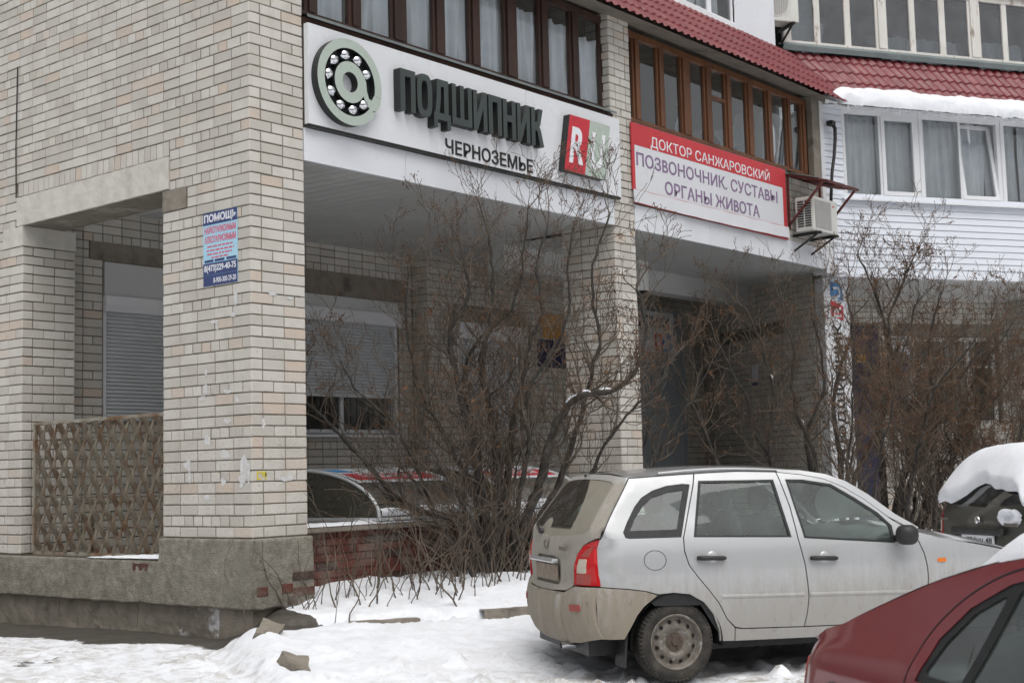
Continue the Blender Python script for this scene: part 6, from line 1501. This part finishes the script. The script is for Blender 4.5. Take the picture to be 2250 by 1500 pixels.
# --- wheels hidden in snow are still built: grey crossover with a snow cap
def grey_car():
    c = GREY; t = thing('crossover_car', c[0], 'grey crossover car with thick snow cap on roof and rear window', 'car', None, rad(c[1]))
    sh = Shell([(.2,.84),(.4,.88),(.7,.90),(.95,.885),(1.1,.86),(1.3,.79),(1.55,.69),(1.66,.63)], [(.3,-.72),(.45,-.80),(.65,-.81),(.85,-.775),(1.0,-.765),(1.1,-.74),(1.3,-.64),(1.55,-.47),(1.66,-.38)], .20, .09, 3.4)
    P_ = M['grey_car']
    def sp(sg, off=0.0): return lambda x, z: Vector((x, sg*sh.side(x, z, off), z))
    def si(sg): return lambda x, z: Vector((0, -sg, 0))
    gl = [(-.35,1.14),(2.0,1.06),(1.45,1.50),(1.1,1.555),(-.05,1.545),(-.22,1.42)]
    for sg in (-1, 1):
        b = panel('body_side', [(-.58,1.12),(-.63,.90),(-.655,.65),(-.63,.42),(-.42,.36),(-.38,.52),(-.25,.66),(0,.72),(.25,.66),(.38,.52),(.42,.30),(2.2,.30),(2.24,.52),(2.38,.66),(2.63,.72),(2.88,.66),(3.0,.52),(3.04,.36),(3.3,.42),(3.3,.80),(2.9,1.0),(2.1,1.08),(1.5,1.58),(1.1,1.62),(0,1.615),(-.30,1.57),(-.445,1.38)], [gl], sp(sg), P_, t, inward=si(sg), step=.08)
        panel('window', gl, [], sp(sg, .012), M['glass_dark'], b, ret=0, step=.1)
        for x in (0, 2.63): wheel(t, x, sg*.78, .33, .33, sg)
    rp = lambda off=0.0: (lambda y, z: Vector((sh.rear(y, z, off), y, z))); ri = lambda y, z: Vector((1,0,0))
    W_ = lambda z: sh.w(z)-.06
    gate = [(0,1.60),(.58,1.57),(.70,1.35),(.77,1.12),(.70,1.06),(.68,.72),(0,.70)]; gate += [(-a, b) for a, b in gate[::-1][1:-1]]
    win = [(0,1.53),(.52,1.51),(.62,1.32),(.68,1.15),(0,1.12)]; win += [(-a, b) for a, b in win[::-1][1:-1]]
    g = panel('tailgate', gate, [win], rp(), P_, t, inward=ri, ret=.02); panel('rear_window', win, [], rp(.008), M['glass_dark'], g, ret=0)
    panel('rear_bumper', [(.82,.69),(.82,.35),(-.82,.35),(-.82,.69)], [], rp(-.02), M['trim_black'], t, inward=ri, ret=.03)
    for sg in (-1, 1):
        l_ = panel('tail_lamp', [(sg*.705,1.055),(sg*.775,1.11),(sg*.83,1.10),(sg*.845,.74),(sg*.69,.73)], [], rp(-.004), M['lens_red'], t, inward=ri, ret=.03)
        panel('clear_lens', [(sg*.715,.98),(sg*.825,.985),(sg*.83,.86),(sg*.71,.86)], [], rp(-.009), M['lens_white'], l_, inward=ri, ret=.004)
    mb = MB(); mb.beam((-.80,.42,.885), (-.80,-.42,.885), .06, .075); local(mb, 'plate_garnish', M['trim_black'], g, bevel=.02)
    mb = MB(); mb.box(-.803, -.79, -.26, .26, .73, .845); pl_ = local(mb, 'number_plate', M['white_print'], g)
    PG = PL((-.8035,0,0), (0,-1,0), (-1,0,0))
    ob = place_text('plate_number', 'х994уу 48', PG, -.235, .235, .755, .825, .0005, .003, M['sign_black'], None, bold=.008)
    for o in ob: o.parent = g
    mb = MB(); mb.lathe([(.001,.012), (.035,.010), (.04,0)], (-.79,0,.995), (-1,0,0), 18); local(mb, 'emblem', M['chrome'], g)
    mb = MB(); mb.box(-.792, -.775, -.62, -.42, .945, .975); local(mb, 'badge', M['rim'], g); mb = MB(); mb.box(-.792, -.775, .52, .62, .985, 1.005); local(mb, 'badge', M['rim'], g)
    xs = frange(-.42, 1.5, 18); top_patch('roof', xs, smooth_tab([(-.42,1.545),(-.3,1.58),(0,1.615),(1.1,1.62),(1.5,1.575)]), smooth_tab([(-.42,1.58),(-.3,1.63),(0,1.665),(1.1,1.67),(1.5,1.615)]), sh, P_, t)
    top_patch('windscreen', frange(1.5, 2.15, 10), [(1.5,1.57),(2.15,1.08)], [(1.5,1.61),(2.15,1.15)], sh, M['glass_dark'], t, inset=.02)
    top_patch('bonnet', frange(2.15, 3.3, 12), [(2.15,1.07),(2.9,.99),(3.3,.80)], [(2.15,1.14),(2.9,1.06),(3.3,.86)], sh, P_, t)
    panel('front', [(.6,.8),(.6,.35),(-.6,.35),(-.6,.8)], [], lambda y, z: Vector((3.36-.2*(abs(y)/.6)**2, y, z)), M['trim_black'], t, ret=0)
    mb = MB(); mb.box(-.6, 3.1, -.7, .7, .25, .4); mb.box(-.5, 2.2, -.75, .75, .4, 1.02); local(mb, 'underbody', M['rubber'], t)
    # snow on roof and sliding over the rear window
    prof = smooth_path([(-.735,1.13,0), (-.66,1.28,0), (-.52,1.47,0), (-.40,1.575,0), (-.2,1.64,0), (.3,1.67,0), (1.1,1.665,0), (1.55,1.60,0)], 10); L_ = [0]
    for p, q in zip(prof, prof[1:]): L_.append(L_[-1]+(q-p).length)
    def at_(s):
        s = max(0, min(L_[-1]*.9999, s)); i_ = max(k for k in range(len(L_)) if L_[k] <= s); i_ = min(i_, len(prof)-2); u_ = (s-L_[i_])/(L_[i_+1]-L_[i_])
        p = prof[i_].lerp(prof[i_+1], u_); d = (prof[min(i_+2,len(prof)-1)]-prof[max(i_-1,0)]).normalized(); return p, Vector((-d.y, d.x, 0))
    mb = MB()
    def f(a, b):
        s = b*2-1; lobe = .16+.10*math.sin(s*3.4+1.9)+.05*math.sin(s*8+.4)+.05*fbm(s*5, 3, 1, 3); s0 = max(0, lobe*.9 if s > -.85 else lobe*.3)
        ss = s0+(L_[-1]-s0)*a**1.15; p, n = at_(ss); z = p.y
        W2 = sh.w(min(1.62, max(1.12, z)))-.015+.02*fbm(a*6, s*3, 2, 2)
        ed = (max(0, 1-abs(s)**5))**.45*min(1, a/.05)**.5*min(1, (1-a)/.04)**.5
        th = (.095+.035*fbm(p.x*2.2, s*2, 5, 3)+.03*sst(.5, -.6, p.x))*ed+.004
        return Vector((p.x+n.x*th, W2*s, z-.03*s*s+n.y*th-.05*abs(s)**6))
    mb.grid(f, 56, 40); o = local(mb, 'snow_cap', M['snow'], None, smooth=True); o.location = t.location; o.rotation_euler = t.rotation_euler
    tag(o, 'thick rounded snow cap on the roof of the grey crossover car', 'snow', None, 'stuff')
    mb = MB(); q = random.Random(2)
    mb.grid(lambda a, b: Vector((sh.rear(-.46, 1.03)-.004-.05*math.sin(3.14159*b)*(1+.7*fbm(a*5, b*5, 3, 3)), -.46+(.17+.06*fbm(math.cos(a*6.28)*2, math.sin(a*6.28)*2, 7, 3))*math.cos(a*6.2832)*math.sin(b*1.5708), 1.03+(.085+.05*fbm(math.cos(a*6.28)*2, math.sin(a*6.28)*2, 1, 3))*math.sin(a*6.2832)*math.sin(b*1.5708))), 28, 10)
    o = local(mb, 'snow_clump', M['snow'], None, smooth=True); o.location = t.location; o.rotation_euler = t.rotation_euler; tag(o, 'clump of snow stuck on tailgate of grey crossover car', 'snow', None, 'stuff')
GREY = ((6.46, -4.70, -1.07), -33)
grey_car()

# --- dark red saloon close to the camera
def red_car():
    c = RED; t = thing('saloon_car', c[0], 'dark red saloon car with snow on its roof beside the white estate', 'car', None, rad(c[1]))
    sh = Shell([(.2,.78),(.4,.81),(.65,.83),(.85,.815),(.95,.795),(1.02,.76),(1.15,.70),(1.3,.635),(1.40,.58),(1.45,.52)], [(.25,-.80),(.4,-.90),(.6,-.94),(.8,-.925),(.95,-.88),(1.02,-.80),(1.06,-.72)], .26, .12, 3.2)
    P_ = M['red_car']; gx = lambda z: 0
    def sp(sg, off=0.0): return lambda x, z: Vector((x, sg*sh.side(x, z, off) if z < .99 else sg*(sh.w(z)-off-(0 if x > -.3 else .25*(-.3-x)**2)), z))
    def si(sg): return lambda x, z: Vector((0, -sg, 0))
    ring_ = [(-.04,.925),(1.05,.885),(1.05,1.345),(.80,1.368),(.55,1.345),(.35,1.295),(.16,1.20),(.03,1.08)]
    gl1 = rnd_poly([(0,.95),(.24,.942),(.35,1.262),(.19,1.185),(.07,1.07)], .03); gl2 = rnd_poly([(.29,.94),(1.02,.912),(1.02,1.32),(.80,1.342),(.57,1.322),(.41,1.283)], .03)
    fgl = rnd_poly([(1.12,.905),(1.95,.90),(1.72,1.10),(1.45,1.29),(1.3,1.33),(1.12,1.345)], .03)
    tops = [(-.86,.945),(-.70,1.015),(-.45,1.035),(-.30,1.06),(-.15,1.115),(.05,1.215),(.30,1.325),(.55,1.392),(.85,1.425),(1.2,1.425),(1.5,1.375)]
    mv = lambda L: [(x+.27, z) for x, z in L]
    ring_, gl1, gl2, fgl = mv(ring_), mv(gl1), mv(gl2), mv(fgl); tops = [(-.86,.945),(-.70,1.012),(-.55,1.033),(-.40,1.070),(-.15,1.165),(.15,1.270),(.47,1.355),(.80,1.405),(1.12,1.427),(1.47,1.427),(1.77,1.375)]
    body = [(-.685,.965),(-.715,.85),(-.735,.7),(-.74,.55),(-.70,.40),(-.42,.34),(-.34,.5),(-.2,.61),(0,.645),(.2,.61),(.34,.5),(.40,.28),(2.10,.28),(2.16,.5),(2.3,.61),(2.5,.645),(2.7,.61),(2.84,.5),(2.9,.35),(3.1,.42),(3.12,.70),(2.7,.86),(2.35,.95),(2.05,1.17),(1.77,1.375)]+tops[::-1][1:-2]+[(-.60,1.005)]
    for sg in (-1, 1):
        b = panel('body_side', body, [ring_, fgl], sp(sg), P_, t, inward=si(sg), step=.035)
        panel('frame', ring_, [gl1, gl2], sp(sg, .006), M['rubber'], b, inward=si(sg), ret=.02, step=.05)
        panel('window', gl1, [], sp(sg, .014), M['car_glass'], b, ret=0, step=.1); panel('window', gl2, [], sp(sg, .014), M['car_glass'], b, ret=0, step=.1); panel('window', fgl, [], sp(sg, .012), M['car_glass'], b, ret=0, step=.1)
        for pts in ([(.17,.60),(.165,.75),(.17,.93),(.24,1.10),(.39,1.235),(.60,1.335),(.87,1.388),(1.12,1.402),(1.47,1.40)],):
            mb = MB(); S_ = smooth_path([(x, z, 0) for x, z in pts], 8); F_ = sp(sg, -.0015)
            for i in range(len(S_)-1):
                p, q = S_[i], S_[i+1]; d = (q-p).normalized(); n = Vector((-d.y, d.x, 0))*.0035
                mb.add([F_((p+n).x,(p+n).y), F_((q+n).x,(q+n).y), F_((q-n).x,(q-n).y), F_((p-n).x,(p-n).y)], [(0,1,2,3)])
            local(mb, 'door_gap', M['rubber'], b, recalc=False)
        mb = MB(); F_ = sp(sg, -.002)
        for k in range(24):
            a0, a1 = k*.2618, (k+1)*.2618; mb.add([F_(-.36+.085*math.cos(a0), .76+.085*math.sin(a0)), F_(-.36+.085*math.cos(a1), .76+.085*math.sin(a1)), F_(-.36+.080*math.cos(a1), .76+.080*math.sin(a1)), F_(-.36+.080*math.cos(a0), .76+.080*math.sin(a0))], [(0,1,2,3)])
        if sg < 0: local(mb, 'filler_cap', M['rubber'], b, recalc=False)
        for x in (0, 2.5): wheel(t, x, sg*.72, .29, .29, sg)
        mb = MB(); mb.beam((.55,sg*.83,.80), (.75,sg*.83,.80), .03, .03); local(mb, 'door_handle', P_, b, bevel=.008)
        l_ = panel('tail_lamp', [(sg*.50,.90),(sg*.74,.90),(sg*.76,.66),(sg*.55,.66)], [], lambda y, z: Vector((sh.rear(y, z, -.006), y, z)), M['lens_red'], t, inward=lambda y, z: Vector((1,0,0)), ret=.02)
    ri = lambda y, z: Vector((1,0,0)); rp = lambda y, z: Vector((sh.rear(y, z), y, z))
    panel('boot_face', [(0,.958),(.45,.958),(.70,.958),(.742,.85),(.755,.60),(-.755,.60),(-.742,.85),(-.70,.958),(-.45,.958)], [], rp, P_, t, inward=ri, ret=.02)
    panel('rear_bumper', [(.76,.595),(.76,.33),(-.76,.33),(-.76,.595)], [], lambda y, z: Vector((sh.rear(y, z, -.03), y, z)), P_, t, inward=ri, ret=.03)
    mb = MB(); mb.box(-.95, -.93, -.26, .26, .66, .775); local(mb, 'number_plate', M['white_print'], t)
    T = smooth_tab(tops, 5)
    te = lambda lo, hi: [(x, z) for x, z in T if lo-.2 <= x <= hi+.2]
    C = smooth_tab([(-.90,.955),(-.72,1.03),(-.55,1.055),(-.40,1.095),(-.15,1.205),(.15,1.32),(.47,1.41),(.80,1.455),(1.12,1.474),(1.47,1.47),(1.77,1.42)], 5)
    def edge_patch(name, x0, x1, n, mat, inset=0.0):
        mb = MB(); F_ = sp(1)
        def f(a, b):
            x = x0+(x1-x0)*a; e = lerpt(T, x); cz = lerpt(C, x); y = F_(x, e).y-inset; s = b*2-1
            return Vector((x, y*s, e+(cz-e)*(1-abs(s)**2.2)))
        mb.grid(f, n, 20); return local(mb, name, mat, t, smooth=True)
    
    mb = MB(); F1 = sp(1)
    def lid(a, b):
        s = b*2-1; xn = -.70+.36*a; e = lerpt(T, xn) if xn > -.55 else .965+(lerpt(T, -.55)-.965)*(xn+.70)/.15; y = s*F1(xn, e).y
        x0 = sh.rear(y, .957); x = x0+(-.34-x0)*a; cz = .957+(lerpt(C, -.34)-.957)*a**.55
        return Vector((x, y, .957+(e-.957)*a**.3*1.0 + max(0, cz-e)*(1-abs(s)**2.4)*min(1, a*3)))
    mb.grid(lid, 16, 28); local(mb, 'boot_lid', P_, t, smooth=True)
    edge_patch('rear_window', -.335, .42, 18, M['glass_dark'], .0); edge_patch('roof', .425, 1.77, 20, P_)
    for sg in (-1, 1):
        mb = MB(); F_ = sp(sg)
        def f(a, b):
            x = -.36+.82*a; e = lerpt(T, x); cz = lerpt(C, x); y = F_(x, e).y; s = 1-.22*b
            return Vector((x, y*s, e+(cz-e)*(1-abs(s)**2.2)+.003))
        mb.grid(f, 20, 4); local(mb, 'rear_pillar', P_, t, smooth=True)
    top_patch('windscreen', frange(1.77, 2.4, 10), [(1.77,1.37),(2.4,.935)], [(1.77,1.42),(2.4,1.0)], sh, M['glass_dark'], t, inset=.0)
    top_patch('bonnet', frange(2.4, 3.12, 12), [(2.4,.935),(2.7,.86),(3.12,.70)], [(2.4,1.0),(2.7,.93),(3.12,.75)], sh, P_, t)
    panel('front', [(.55,.7),(.55,.35),(-.55,.35),(-.55,.7)], [], lambda y, z: Vector((3.2-.2*(abs(y)/.55)**2, y, z)), M['trim_black'], t, ret=0)
    mb = MB(); mb.box(-.7, 2.9, -.62, .62, .22, .36); mb.box(-.25, 2.1, -.70, .70, .36, .42); local(mb, 'underbody', M['rubber'], t)
    mb = MB(); mb.box(-.45, .02, -.62, .62, .80, .88); local(mb, 'parcel_shelf', M['dash'], t)
    seat(t, .30, 0, .36, .58, True); seat(t, 1.25, -.36, .36, .24); seat(t, 1.25, .36, .36, .24)
    mb = MB(); F_ = sp(1)
    def f(a, b):
        x = .36+1.36*a; e = lerpt(T, x); cz = lerpt(C, x); s = b*2-1; y = (F_(x, e).y-.035)*s
        ed = (max(0, 1-abs(s)**5))**.5*min(1, a/.10)**.55
        lo = .03*fbm(s*3, 2, 1, 3)*(1-a)
        return Vector((x-.02+lo, y, e+(cz-e)*(1-abs(s)**2.2)+(.105+.02*fbm(x*3, s*2, 3, 3))*ed+.002))
    mb.grid(f, 46, 36); o = local(mb, 'snow_cap', M['snow'], None, smooth=True); o.location = t.location; o.rotation_euler = t.rotation_euler
    tag(o, 'smooth snow cap lying on the roof of the dark red saloon car', 'snow', None, 'stuff')
RED = ((-2.26, -7.72, -1.21), 235)
red_car()
# ------------------------------------------------------------------ block of flats across the yard, mirrored in the panes
def across():
    f = Vector((math.cos(rad(52)), math.sin(rad(52)), 0)); s = Vector((f.y, -f.x, 0)); c = Vector((-8,-9.6,-1.1)) - f*30
    t = thing('opposite_building', c, 'long grey brick block of flats across the yard behind the viewer', 'building')
    pl = PL(c, s, f); mb = MB(); mb.pbox(pl, -34, 34, 0, 10.9, 0, -11); mb.build('wall', M['mortar'], t)
    mb = MB(); mb.pbox(pl, -34.3, 34.3, 10.9, 11.3, .3, -11.3); mb.build('roof', M['concrete_old'], t)
    for j in range(4):
        for i in range(18):
            u = -32+i*3.7; mb = MB(); mb.pbox(pl, u, u+1.5, .9+j*2.6, 2.35+j*2.6, .04, -.02); mb.build('window', M['room'], t)
across()
